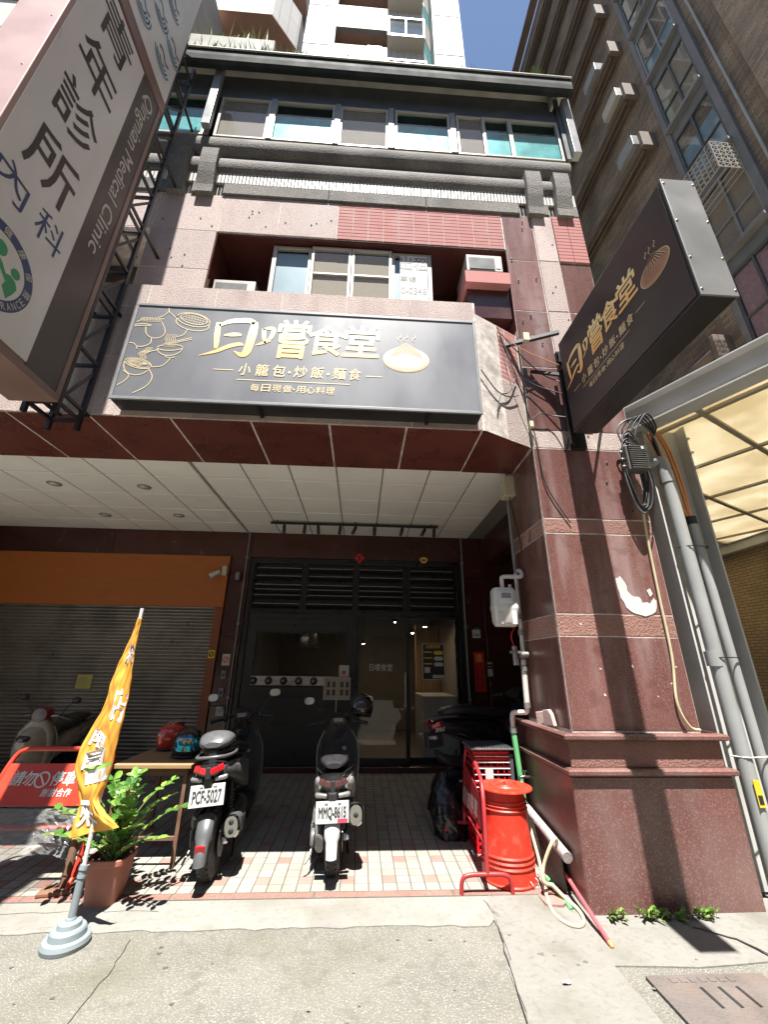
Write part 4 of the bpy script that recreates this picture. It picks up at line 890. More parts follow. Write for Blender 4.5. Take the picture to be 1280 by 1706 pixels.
# loose wires by the projecting sign
wr = thing('loose_wires', 'thin black wires looping from the chamfered bay to the projecting sign', 'cables', (1.7, 3.5, 4.2))
for pts in ([(1.42, 3.40, 5.15), (1.52, 3.40, 4.7), (1.62, 3.44, 4.3), (1.73, 3.53, 3.95), (1.76, 3.54, 3.75), (1.79, 3.54, 3.3), (1.98, 3.545, 2.9)], [(1.45, 3.42, 5.1), (1.65, 3.42, 4.8), (1.9, 3.5, 4.62), (2.06, 3.42, 4.45)], [(1.45, 3.42, 5.05), (1.55, 3.45, 4.75), (1.75, 3.5, 4.5), (2.06, 3.42, 4.3)],
            [(1.30, 3.34, 4.0), (1.36, 3.36, 4.2), (1.48, 3.42, 4.3), (1.6, 3.48, 4.55)], [(1.72, 3.53, 4.02), (1.82, 3.5, 4.1), (1.95, 3.5, 4.08), (2.06, 3.43, 4.02)], [(1.14, 3.25, 4.42), (1.3, 3.33, 4.25), (1.45, 3.40, 4.22), (1.6, 3.48, 4.3)]):
    B().tube(spline(pts, 6), .006, 5).build('wire', 'rubber_black', wr)
B().tube(spline([(1.45, 3.42, 5.08), (1.7, 3.42, 4.86), (2.06, 3.4, 4.66)], 6), .005, 5).build('wire', 'pvc_orange', wr)
B().box(1.69, 1.73, 3.49, 3.53, 3.93, 4.0).build('clip_box', 'beige_box', wr, .004)
# ---- clinic sign
cs = thing('clinic_sign', 'tall white and brown vertical clinic sign projecting from the left facade', 'sign', (-2.67, 2.28, 3.55))
CX = -2.487
B().box(-2.85, CX-.006, 1.74, 2.84, 3.57, 7.50).build('box', 'clinic_frame', cs, .01)
B().box(-2.86, CX-.002, 1.70, 1.74, 3.54, 7.52).build('end_plate', 'clinic_end', cs, .006)
B().box(CX-.006, CX, 1.74, 2.49, 3.63, 7.47).build('face', 'clinic_white', cs); B().box(CX-.006, CX, 2.49, 2.80, 3.60, 7.47).build('wood_band', 'clinic_brown', cs)
B().box(-2.86, CX+.006, 1.74, 2.85, 3.54, 3.60).build('frame', 'clinic_frame', cs, .004); B().box(CX-.01, CX+.006, 2.80, 2.85, 3.60, 7.50).build('frame', 'clinic_frame', cs, .004)
for z in (4.2, 4.9, 5.6, 6.3, 7.0): B().lathe([(0, -.006), (.009, 0)], 6, (-2.55, 1.70, z), 'y').build('rivet', 'ink_grey', cs)
F3 = fr((CX, 0, 0), EY, EZ)
b = B()
for s, z in (('所', 5.17), ('診', 5.84), ('年', 6.50), ('青', 7.16)): text(b, s, (1.89, 2.33, z-.25, z+.25), F3, .012)
b.build('lettering', 'char_brown', cs, fix=False)
b = B()
for s, y in (('內', 1.92), ('科', 2.28)): text(b, s, (y-.13, y+.13, 4.54, 4.82), F3, 0.)
b.build('department_lettering', 'navy', cs, fix=False)
for s_, a0, a1, lo in (('Qingnian', 0, .88, -.1), ('Medical', .97, 1.66, -.045), ('Clinic', 1.76, 2.36, -.045)):
    b = B(); text(b, s_, (a0, a1, lo, .09), (V((CX, 2.645, 7.36)), -EZ, EY, EX), .01); b.build('latin_lettering', 'paper_white', cs, fix=False)
em = B().add([(CX+.0015, 2.03+.31*cos(t), 4.06+.31*sin(t)) for t in [2*pi*i/48 for i in range(48)]], [tuple(range(48))]).build('emblem', 'navy', cs, fix=False)
B().add([(CX+.003, 2.03+.235*cos(t), 4.06+.235*sin(t)) for t in [2*pi*i/48 for i in range(48)]], [tuple(range(48))]).build('emblem_ground', 'clinic_white', em, fix=False)
for k, s in enumerate('全民健康保險'):
    a = radians(150-k*30); text(b, s, (2.03+.272*cos(a)-.029, 2.03+.272*cos(a)+.029, 4.06+.272*sin(a)-.029, 4.06+.272*sin(a)+.029), F3, .02, .004, rot=a-pi/2) if 0 else None; b = B(); text(b, s, (2.03+.272*cos(a)-.029, 2.03+.272*cos(a)+.029, 4.06+.272*sin(a)-.029, 4.06+.272*sin(a)+.029), F3, .02, .004, rot=a-pi/2); b.build('emblem_lettering', 'paper_white', em, fix=False)
b = B()
for k, s in enumerate('INSURANCE'):
    a = radians(-92+k*9.5); text(b, s, (2.03+.272*cos(a)-.016, 2.03+.272*cos(a)+.016, 4.06+.272*sin(a)-.024, 4.06+.272*sin(a)+.024), F3, .01, .004, rot=a+pi/2)
b.build('emblem_lettering', 'paper_white', em, fix=False)
b = B()
for y, z, r in ((2.18, 4.12, .036), (2.03, 4.186, .05), (1.88, 4.12, .036)): b.add([(CX+.0045, y+r*cos(t), z+r*1.1*sin(t)) for t in [2*pi*i/18 for i in range(18)]], [tuple(range(18))])
for sg in (1, -1):
    Q = [(.0, 4.22), (.05, 4.19), (.1, 4.14), (.14, 4.16), (.19, 4.145), (.22, 4.10), (.2, 4.03), (.17, 3.96), (.11, 4.03), (.12, 4.08), (.06, 4.13), (.0, 4.16)]
    b.add([(CX+.0045, 2.03+sg*y*.9, 4.06+(z-4.14)*.9) for y, z in Q], [tuple(range(len(Q)))])
b.build('emblem_figures', 'emblem_green', em, fix=False)
# bracket truss of the clinic sign
tr_ = thing('sign_truss', 'black steel ladder truss holding the clinic sign to the wall', 'bracket', (-2.6, 3.05, 3.6))
for x in (-2.80, -2.55):
    for y in (2.93, 3.20): B().bar((x, y, 3.50), (x, y, 9.3), .035).build('upright', 'black_metal', tr_)
k = 0; z = 3.6
while z < 9.2:
    for x in (-2.80, -2.55): B().bar((x, 2.93, z), (x, 3.20, z), .028).build('rung', 'black_metal', tr_); B().bar((x, 2.93, z+.04), (x, 3.20, z+.52), .022).build('brace', 'black_metal', tr_)
    B().bar((-2.80, 3.20, z), (-2.55, 3.20, z), .028).build('rung', 'black_metal', tr_); B().bar((-2.80, 2.93, z), (-2.55, 2.93, z), .028).build('rung', 'black_metal', tr_)
    if k % 2 == 0:
        for x in (-2.80, -2.55): B().bar((x, 2.82, z+.1), (x, 3.28 if z < 5.3 else 3.56, z+.1), .028).build('wall_arm', 'black_metal', tr_)
    z += .6; k += 1
ls = thing('logo_sign', 'white sign with blue and teal emblems stacked above the clinic sign', 'sign', (-2.66, 2.3, 7.54))
B().box(-2.85, -2.485, 1.70, 2.87, 7.54, 10.4).build('box', 'clinic_frame', ls, .006); B().box(-2.485, -2.479, 1.74, 2.85, 7.72, 10.4).build('face', 'clinic_white', ls)
F4 = fr((-2.479, 0, 0), EY, EZ)
for zc, yc, n in ((8.02, 2.62, 0), (8.45, 2.40, 1), (8.45, 2.72, 0), (7.98, 2.2, 1), (8.95, 2.5, 0)):
    b = B()
    for q in range(4): stroke(b, arc(yc, zc+.05, .05+.035*q, 190+30*n, 350+30*n, 14), .02, F4, .002, q % 2)
    stroke(b, spline([(yc-.1, zc+.12), (yc-.03, zc+.16), (yc+.04, zc+.1), (yc+.11, zc+.14)], 6), .03, F4, .002, n); b.build('emblem', ['navy', 'teal_logo'], ls, fix=False)
# ================================================================ things fixed to the building
gr = 'air conditioners in the loggia'
def aircon(loc, label):
    x0, x1, y0, y1, z0, z1 = loc; a = thing('air_conditioner', label, 'air conditioner', ((x0+x1)/2, (y0+y1)/2, z0), gr)
    B().box(x0, x1, y0, y1, z0, z1).build('casing', 'window_frame', a, .008)
    B().box(x0+.03, x1-.10, y0-.004, y0+.002, z0+.03, z1-.05).build('grille_recess', 'dark_void', a)
    n = int((z1-z0-.08)/.016)
    for k in range(n): B().box(x0+.03, x1-.10, y0-.010, y0-.004, z0+.032+k*.016, z0+.040+k*.016).build('louvre', 'grey_frame', a)
    B().box(x1-.08, x1-.03, y0-.006, y0, z0+.05, z1-.08).build('control_panel', 'beige_box', a)
aircon((-1.90, -1.40, 3.66, 4.1, 5.62, 5.94), 'window air conditioner low at the left end of the loggia')
aircon((1.17, 1.62, 3.50, 4.0, 6.145, 6.42), 'window air conditioner on the red tiled shelf at the right of the loggia')
sh = thing('tiled_shelf', 'red tiled shelf box carrying the right air conditioner', 'shelf', (1.42, 3.8, 5.5))
B().box(1.14, 1.70, 3.50, 4.2, 5.95, 6.14).build('box', 'red_tile', sh, .004); B().box(1.18, 1.70, 3.60, 4.2, 5.5, 5.95).build('base', 'granite_dark', sh)
# track lights under the ceiling
tl = thing('track_light', 'black ceiling track with nine small spotlights before the shopfront', 'light', (-.15, 6.22, 3.7))
B().box(-1.50, 1.21, 6.20, 6.235, 3.715, 3.745).build('rail', 'black_metal', tl)
for x in (-1.4, -.15, 1.1): B().box(x-.01, x+.01, 6.21, 6.225, 3.745, 3.79).build('hanger', 'black_metal', tl)
for x, a in ((-1.28, 0), (-.95, 4), (-.74, -5), (-.38, 6), (-.13, 25), (.17, 0), (.63, 14), (1.0, 28), (1.15, 3)):
    M_ = Matrix.Translation((x, 6.215, 3.70)) @ Matrix.Rotation(radians(a), 4, 'Y') @ Matrix.Rotation(radians(8), 4, 'X')
    sp = B(); sp.rings([[M_ @ V((r*cos(2*pi*j/12), r*sin(2*pi*j/12), z)) for j in range(12)] for r, z in ((.012, .01), (.026, -.005), (.028, -.13), (.022, -.135))]); sp.build('spotlight', 'black_metal', tl)
# gas meter, pipes and box on the pillar flank
gm = thing('gas_meter', 'white gas meter hanging on its pipe beside the pillar', 'gas meter', (1.45, 4.1, 2.0))
MX = .03
B().loft([(1.98, 1.45, 4.10, .10, .055, 5), (2.02, 1.45, 4.10, .122, .075, 5), (2.12, 1.45, 4.10, .125, .078, 5), (2.15, 1.45, 4.10, .13, .085, 6), (2.17, 1.45, 4.10, .13, .085, 6), (2.20, 1.45, 4.10, .125, .075, 5), (2.33, 1.45, 4.10, .12, .07, 5), (2.36, 1.45, 4.10, .10, .055, 5)], 24, 0, 'z').build('body', 'meter_white', gm)
B().box(1.38, 1.52, 4.012, 4.03, 2.20, 2.32).build('dial_box', 'meter_white', gm, .008); B().box(1.40, 1.50, 4.008, 4.012, 2.25, 2.30).build('dial', 'grey_frame', gm)
for x in (1.38, 1.52): B().box(x-.025, x+.025, 4.015, 4.04, 1.99, 2.12).build('foot_rib', 'meter_white', gm, .008)
gp = thing('gas_pipe', 'white painted gas pipe with valves running down the pillar flank', 'pipe', (1.66, 4.3, .5))
def elbow(pts, r=.022, m='pipe_white'):
    B().tube(spline(pts, 5), r, 10).build('pipe', m, gp)
elbow([(1.45, 4.10, 2.34), (1.45, 4.10, 2.45), (1.46, 4.10, 2.475), (1.5, 4.10, 2.485), (1.6, 4.10, 2.485), (1.655, 4.10, 2.49), (1.675, 4.11, 2.52), (1.675, 4.15, 2.56), (1.672, 4.2, 2.57)])
elbow([(1.53, 4.10, 2.34), (1.53, 4.10, 2.40)], .018)
elbow([(1.66, 4.24, 3.35), (1.66, 4.24, 2.9), (1.66, 4.24, 2.55)], .018, 'grey_frame')
elbow([(1.66, 4.24, 2.55), (1.66, 4.25, 2.1), (1.66, 4.27, 1.72)], .02, 'pipe_white'); elbow([(1.66, 4.27, 1.72), (1.66, 4.29, 1.5), (1.66, 4.30, 1.26)], .028, 'pipe_white')
elbow([(1.66, 4.30, 1.26), (1.655, 4.31, 1.2), (1.62, 4.34, 1.185), (1.56, 4.38, 1.18), (1.535, 4.39, 1.16), (1.53, 4.39, 1.08), (1.53, 4.39, 1.0)], .024)
B().tube([(1.53, 4.39, 1.0), (1.56, 4.38, .5), (1.57, 4.37, .08)], .027, 12).build('green_pipe', 'green_pvc', gp)
for z, y in ((2.12, 4.25), (1.96, 4.255), (1.72, 4.27), (1.62, 4.28), (1.28, 4.30), (1.05, 4.39)):
    B().tube([(1.66 if y < 4.35 else 1.53, y, z), (1.66 if y < 4.35 else 1.53, y, z-.05)], .034, 10).build('coupling', 'silver_part', gp)
vv = B().tube([(1.60, 4.24, 1.72), (1.70, 4.24, 1.72)], .03, 10).tube([(1.56, 4.22, 1.62), (1.56, 4.22, 1.80)], .028, 10).box(1.50, 1.62, 4.19, 4.21, 1.73, 1.755).build('valve', 'silver_part', gp)
B().tube(spline([(1.55, 4.2, 1.8), (1.53, 4.2, 1.9), (1.58, 4.2, 1.99), (1.63, 4.24, 2.03)], 5), .005, 5).build('red_wire', 'red_paper', gp)
jb = thing('junction_box', 'beige electrical junction box under the ceiling by the pillar', 'electrical box', (1.66, 4.22, 3.42))
B().box(1.60, 1.72, 4.14, 4.30, 3.43, 3.68).build('box', 'beige_box', jb, .008)
for z in (3.48, 3.63): B().lathe([(0, -.006), (.012, 0)], 8, (1.60, 4.22, z), 'x').build('screw', 'silver_part', jb)
B().tube(spline([(1.67, 4.2, 3.43), (1.68, 4.16, 3.2), (1.70, 4.12, 2.9), (1.70, 4.1, 2.75)], 5), .006, 5).build('wire', 'rubber_black', jb); B().tube(spline([(1.69, 4.25, 3.68), (1.66, 4.2, 3.75), (1.58, 4.1, 3.73)], 5), .008, 5).build('wire', 'rubber_black', jb)
for o_, x in (('left', -2.0), ('right', 1.755)):
    t_ = thing('wall_pipe', 'thin grey pipe running down the granite just %s of the black shopfront' % o_, 'pipe', (x, 6.9, .1))
    B().tube([(x, 6.905, 3.78), (x, 6.905, .2)], .014, 8).build('pipe', 'grey_frame', t_)
    for z in (3.3, 2.2, 1.1): B().box(x-.025, x+.025, 6.89, 6.93, z, z+.03).build('clamp', 'grey_frame', t_)
# notices on the back wall
def notice(name, label, cat, x0, x1, z0, z1, m, y=6.925, t=.004): 
    o = thing(name, label, cat, ((x0+x1)/2, y, z0)); B().box(x0, x1, y-t, y, z0, z1).build('sheet', m, o); return o, fr((0, y-t, 0), EX, EZ)
o, F_ = notice('house_number', 'white house number plaque reading 166 beside the shop door', 'plaque', 1.865, 2.0, 2.05, 2.18, 'paper_white')
b = B(); text(b, '166', (1.885, 1.98, 2.075, 2.125), F_, .02); b.build('lettering', 'ink_black', o, fix=False)
B().prism(arc(1.945, 2.18, .055, 0, 180, 12, .035), (V((0, 6.925, 0)), EX, EZ, -EY), .004).build('green_crest', 'plaque_green', o)
o, F_ = notice('red_couplet', 'vertical red paper couplet with gold emblem and black writing', 'paper', 1.86, 2.035, 1.23, 1.83, 'red_paper')
b = B()
for s, x, z in zip('財源廣進生意興隆', [1.9]*4+[1.985]*4, [1.61, 1.51, 1.41, 1.31]*2): text(b, s, (x-.03, x+.03, z-.04, z+.04), F_, .015)
b.build('lettering', 'ink_black', o, fix=False); b = B(); text(b, '進', (1.895, 2.0, 1.68, 1.80), F_, .02); b.build('gold_emblem', 'yellow_print', o, fix=False)
o, F_ = notice('black_poster', 'small black poster with white square beside the red couplet', 'poster', 2.05, 2.19, 1.44, 1.70, 'poster_black')
B().box(2.08, 2.16, 6.919, 6.921, 1.46, 1.57).build('white_square', 'paper_white', o); B().box(2.08, 2.16, 6.919, 6.921, 1.645, 1.67).build('heading', 'yellow_print', o); B().box(2.085, 2.155, 6.919, 6.921, 1.60, 1.61).build('line_of_print', 'paper_white', o)
o, F_ = notice('diamond_charm', 'red diamond paper charm above the black shopfront', 'paper', -.07, -.05, 3.34, 3.36, 'red_paper'); 
B().prism([(-.06, 3.255+.01), (.025, 3.36), (-.06, 3.455), (-.145, 3.36)], (V((0, 6.924, 0)), EX, EZ, -EY), .003).build('diamond', 'red_paper', o)
b = B(); text(b, '春', (-.095, -.025, 3.31, 3.41), fr((0, 6.921, 0), EX, EZ), .02); b.build('lettering', 'ink_black', o, fix=False)
o, F_ = notice('gold_plaque', 'small gold wall plaque above the right end of the shopfront', 'plaque', 1.05, 1.10, 3.33, 3.37, 'yellow_print')
B().prism([(1.0, 3.36), (1.03, 3.31), (1.075, 3.29), (1.12, 3.31), (1.15, 3.36), (1.12, 3.40), (1.075, 3.41), (1.03, 3.40)], (V((0, 6.924, 0)), EX, EZ, -EY), .006).build('fan', 'yellow_print', o); B().box(1.045, 1.105, 6.914, 6.918, 3.335, 3.365).build('dark_centre', 'char_brown', o)
# poster on the door glass
o = thing('menu_poster', 'black promotion poster with pale pill shapes on the right glass door', 'poster', (1.2, 7.01, 1.4))
B().box(1.03, 1.39, 7.012, 7.018, 1.40, 1.95).build('sheet', 'poster_black', o); F_ = fr((0, 7.012, 0), EX, EZ)
for a in ((1.03, 1.39, 1.945, 1.955), (1.03, 1.39, 1.395, 1.405), (1.025, 1.035, 1.40, 1.95), (1.385, 1.395, 1.40, 1.95)): B().box(a[0], a[1], 7.009, 7.012, a[2], a[3]).build('border', 'paper_white', o)
b = B(); text(b, '五星好評', (1.09, 1.33, 1.88, 1.93), F_, .03); b.build('heading', 'yellow_print', o, fix=False)
for k, m in enumerate(('sec_yellow', 'paper_white', 'paper_white')):
    z = 1.81-.09*k; B().prism(arc(1.34, z, .03, -90, 90, 8)+arc(1.25, z, .03, 90, 270, 8), (V((0, 7.012, 0)), EX, EZ, -EY), .002).build('pill', m, o); B().box(1.055, 1.19, 7.0095, 7.0115, z, z+.018).build('line_of_print', 'yellow_print', o)
B().box(1.06, 1.15, 7.0095, 7.0115, 1.50, 1.585).build('white_square', 'paper_white', o); B().box(1.19, 1.38, 7.0095, 7.0115, 1.42, 1.47).build('white_bar', 'paper_white', o)
o = thing('menu_stand', 'menu board with two pale framed pages on a thin stand', 'menu stand', (-.33, 6.6, .12))
B().box(-.52, -.335, 6.59, 6.6, 1.13, 1.42).box(-.325, -.14, 6.59, 6.6, 1.13, 1.42).build('page', 'blind_cloth', o)
for a in ((-.53, -.13, 1.415, 1.43), (-.53, -.13, 1.12, 1.135), (-.53, -.518, 1.135, 1.415), (-.142, -.13, 1.135, 1.415), (-.337, -.323, 1.135, 1.415)): B().box(a[0], a[1], 6.583, 6.603, a[2], a[3]).build('border', 'window_frame', o)
for x in (-.48, -.40, -.28, -.20):
    for k in range(2): B().box(x, x+.045, 6.587, 6.59, 1.18+k*.11, 1.26+k*.11).build('print_block', 'char_brown', o)
B().tube([(-.33, 6.6, 1.12), (-.33, 6.6, .14)], .009, 8).build('pole', 'window_frame', o); B().lathe([(.13, 0), (.13, .015), (.02, .03)], 18, (-.33, 6.6, .112)).build('foot', 'black_metal', o)
o = thing('wall_leaflet', 'white leaflet with a red mark on the black shutter', 'leaflet', (-.26, 6.97, 1.43)); B().box(-.33, -.17, 6.966, 6.970, 1.43, 1.60).build('sheet', 'paper_white', o); B().box(-.27, -.225, 6.963, 6.966, 1.47, 1.52).build('mark', 'red_paper', o)
# left wall bits
for nm, lb, ct, x, z, w_, h_, m in (('security_sticker', 'yellow square security sticker on the orange jamb', 'sticker', -2.345, 1.74, .1, .12, 'sec_yellow'), ('no_smoking_sign', 'white no smoking notice on the dark pilaster', 'notice', -2.12, 1.66, .12, .17, 'paper_white')):
    yy = 6.888 if x < -2.3 else 6.928
    o = thing(nm, lb, ct, (x, yy, z-h_/2)); B().box(x-w_/2, x+w_/2, yy-.004, yy, z-h_/2, z+h_/2).build('sheet', m, o)
    b = B(); F_ = fr((0, yy-.004, 0), EX, EZ); stroke(b, arc(x, z, w_*.33, 0, 360, 20), .014, F_, .002); stroke(b, [(x-w_*.22, z-w_*.22), (x+w_*.22, z+w_*.22)], .012, F_, .002); b.build('mark', 'red_paper' if m == 'paper_white' else 'ink_black', o, fix=False)
for k, z in enumerate((1.44, 1.19)):
    o = thing('wall_switch', ('upper' if k == 0 else 'lower')+' grey wall switch below the no smoking notice', 'switch', (-2.12, 6.92, z)); B().box(-2.155, -2.085, 6.90, 6.93, z-.06, z+.06).build('plate', 'grey_frame', o, .004); B().box(-2.135, -2.105, 6.893, 6.90, z-.025, z+.02).build('rocker', 'ink_black', o)
o = thing('card_reader', 'grey card reader box low on the dark pilaster', 'card reader', (-2.08, 6.9, .86)); B().box(-2.15, -2.02, 6.86, 6.93, .86, 1.0).build('case', 'silver_part', o, .01); B().box(-2.12, -2.05, 6.855, 6.86, .92, .97).build('screen', 'grey_frame', o)
o = thing('security_camera', 'beige bullet security camera on the orange fascia corner', 'camera', (-2.33, 6.82, 3.0))
B().box(-2.36, -2.28, 6.80, 6.88, 2.98, 3.14).build('mount', 'beige_box', o, .008)
M_ = Matrix.Translation((-2.44, 6.76, 2.99)) @ Matrix.Rotation(radians(-35), 4, 'Y') @ Matrix.Rotation(radians(20), 4, 'Z')
B().box(-.1, .08, -.04, .04, -.035, .035, 0, M_).build('barrel', 'paper_white', o, .012); B().box(-.105, -.099, -.03, .03, -.025, .025, 0, M_).build('lens', 'ink_black', o)
o = thing('dome_camera', 'small grey cylinder camera beside the orange fascia', 'camera', (-2.1, 6.85, 2.93)); B().lathe([(0, -.02), (.03, -.015), (.042, .0), (.042, .1), (.03, .12)], 14, (-2.1, 6.86, 2.93)).build('housing', 'grey_frame', o); B().lathe([(.0, -.03), (.02, -.028), (.025, -.018)], 12, (-2.1, 6.86, 2.93)).build('lens', 'ink_black', o)
o, F_ = notice('shutter_note', 'yellow paper note taped to the grey roller shutter', 'paper', -4.35, -4.12, 1.22, 1.42, 'note_yellow', 6.982)
for k in range(3): B().box(-4.32, -4.32+.12-.02*k, 6.9775, 6.978, 1.37-k*.03, 1.376-k*.03).build('line_of_print', 'ink_grey', o)
o = thing('torn_poster', 'torn white remnant of a poster glued to the pillar', 'paper', (2.47, 3.556, 2.1))
Q = [(2.35, 2.36), (2.39, 2.365), (2.42, 2.32), (2.42, 2.25), (2.46, 2.21), (2.51, 2.215), (2.53, 2.17), (2.60, 2.16), (2.63, 2.20), (2.65, 2.18), (2.645, 2.12), (2.60, 2.08), (2.53, 2.065), (2.45, 2.08), (2.39, 2.13), (2.355, 2.2), (2.345, 2.28)]
Q = [(x, z) for i in range(len(Q)) for x, z in (Q[i], ((Q[i][0]+Q[(i+1) % len(Q)][0])/2, (Q[i][1]+Q[(i+1) % len(Q)][1])/2))]
B().prism([(2.49+(x-2.49)*1.12+random.uniform(-.009, .009), 2.2+(z-2.2)*1.15+random.uniform(-.009, .009)) for x, z in Q], (V((0, 3.558, 0)), EX, EZ, -EY), .0025).build('paper', 'paper_white', o)
B().prism([(2.60, 2.27), (2.635, 2.29), (2.65, 2.24), (2.62, 2.21)], (V((0, 3.558, 0)), EX, EZ, -EY), .0025).build('scrap', 'paper_white', o)
# tap and stones on the plinth
o = thing('wall_tap', 'small chrome tap on the side of the pillar plinth', 'tap', (1.58, 4.25, .62))
B().tube([(1.64, 4.25, .66), (1.54, 4.25, .66), (1.50, 4.25, .655), (1.48, 4.25, .62)], .013, 8).build('spout', 'chrome', o); B().tube([(1.55, 4.25, .66), (1.55, 4.25, .70)], .01, 8).build('stem', 'chrome', o); B().tube([(1.525, 4.25, .705), (1.575, 4.25, .705)], .008, 6).build('handle', 'chrome', o)
for (x, y, rz, s, lb) in ((1.665, 3.99, .5, .06, 'smaller pink stone offcut leaning on the plinth ledge nearer the pipe'), (1.665, 3.86, .15, .075, 'larger pink stone offcut on the plinth ledge nearer the street')):
    o = B(); M_ = Matrix.Translation((x, y, 1.124)) @ Matrix.Rotation(rz, 4, 'Z') @ Matrix.Rotation(-.12, 4, 'X'); o.prism([(-s, 0), (s, 0), (s*.9, s*1.7), (-s*.3, s*1.75), (-s*.75, s*1.2)], (M_ @ V((0, 0, 0)), (M_.to_3x3() @ EY), (M_.to_3x3() @ EZ), (M_.to_3x3() @ EX)), .035); o.build('stone_block', 'stone_pink', None, .005, label=lb, cat='stone')
# weeds in the gutter and on the roof
b = B()
def blade(b, x, y, z, h, w_, lean, mi=0):
    a = random.uniform(0, 2*pi); dx, dy = cos(a)*lean, sin(a)*lean; px, py = -sin(a)*w_, cos(a)*w_
    b.add([(x-px, y-py, z), (x+px, y+py, z), (x+dx*.5+px*.8, y+dy*.5+py*.8, z+h*.6), (x+dx*.5-px*.8, y+dy*.5-py*.8, z+h*.6), (x+dx*1.2, y+dy*1.2, z+h)], [(0, 1, 2, 3), (3, 2, 4)], mi)
for i in range(650):
    x = random.choice((random.uniform(-6, -1.3), random.uniform(-3.2, -1.6), random.uniform(-1.8, -1.2), random.uniform(-1.2, 2.8)))
    if x > -1.0 and random.random() < .6: continue
    blade(b, x, random.uniform(3.27, 3.37), 10.01, random.uniform(.05, .34 if x < -1 else .16), random.uniform(.004, .012), random.uniform(.02, .14), random.choice((0, 0, 1)))
for i in range(160):
    blade(b, random.uniform(-5, -2.1), random.uniform(4.27, 4.43), 13.14, random.uniform(.1, .5), .01, random.uniform(.05, .2), random.choice((0, 1)))
for i in range(40): blade(b, random.gauss(2.45, .05), 3.31, 10.01, random.uniform(.1, .3), .01, .1, 0)
b.build('gutter_weeds', ['weed_green', 'dry_grass'], None, fix=False, label='thin green and dry weeds growing along the roof gutter', cat='weeds', kind='stuff')
# ================================================================ scooters (local axes: y forward, rear tyre contact at the origin)
def wheel(root, y, R, w_, spokes, name='wheel'):
    b = B(); n = 32; pr = []
    for k in range(9):
        a = -pi*.62+2*pi*.62*k/8; pr.append((R-w_*.5+w_*.5*cos(a), w_*.5*sin(a)))
    b.lathe(pr, n, (0, y, R), 'x'); ty = b.build(name, 'tyre', root)
    tg = B()
    for k in range(30):
        a = 2*pi*k/30
        for sg in (-1, 1):
            M_ = Matrix.Translation((0, y, R)) @ Matrix.Rotation(a+sg*.05, 4, 'X') @ Matrix.Rotation(sg*.5, 4, 'Z'); tg.box(sg*w_*.22-.016, sg*w_*.22+.016, -.007, .007, R-.012-w_*.055, R+.0015-w_*.055, 0, M_)
    tg.build('tread', 'rubber_black', ty, kind='stuff')
    rim = B().lathe([(R-w_*.78, -w_*.38), (R-w_*.62, -w_*.42), (R-w_*.7, 0), (R-w_*.62, w_*.42), (R-w_*.78, w_*.38)], 24, (0, y, R), 'x', cap=False)
    rim.lathe([(.0, -.05), (.035, -.05), (.04, 0), (.035, .05), (0, .05)], 14, (0, y, R), 'x')
    for k in range(spokes):
        a = 2*pi*k/spokes; rim.bar((0, y+.03*cos(a), R+.03*sin(a)), (0, y+(R-w_*.68)*cos(a), R+(R-w_*.68)*sin(a)), .03, .02)
    rim.build('rim', 'plastic_dark', ty); return ty
def plate(root, s, y, z, w_, h_, tilt, tag_=None):
    M_ = Matrix.Translation((0, y, z)) @ Matrix.Rotation(radians(tilt), 4, 'X')
    p = B(); p.box(-w_/2, w_/2, -.002, .002, -h_/2, h_/2, 0, M_); p = p.build('number_plate', 'plate_white', root, .004)
    R_ = M_.to_3x3(); F_ = (M_ @ V((0, -.002, 0)), R_ @ EX, R_ @ EZ, R_ @ -EY)
    b = B(); text(b, s, (-w_*.41, w_*.41, -h_*.34, h_*.22), F_, .05, .0015); b.build('characters', 'ink_black', p, fix=False)
    b = B()
    for x in (-w_*.2, w_*.2):
        for xx in (0, .012): b.box(x+xx-.006, x+xx+.003, -.006, -.002, h_*.33, h_*.39, 0, M_)
    b.build('bolts', 'plastic_dark', p)
    if tag_: t_ = B(); t_.box(w_*.16, w_*.46, -.0045, -.002, -h_*.47, -h_*.30, 0, M_); t_.build('red_tag', 'plate_red', p)
    return p
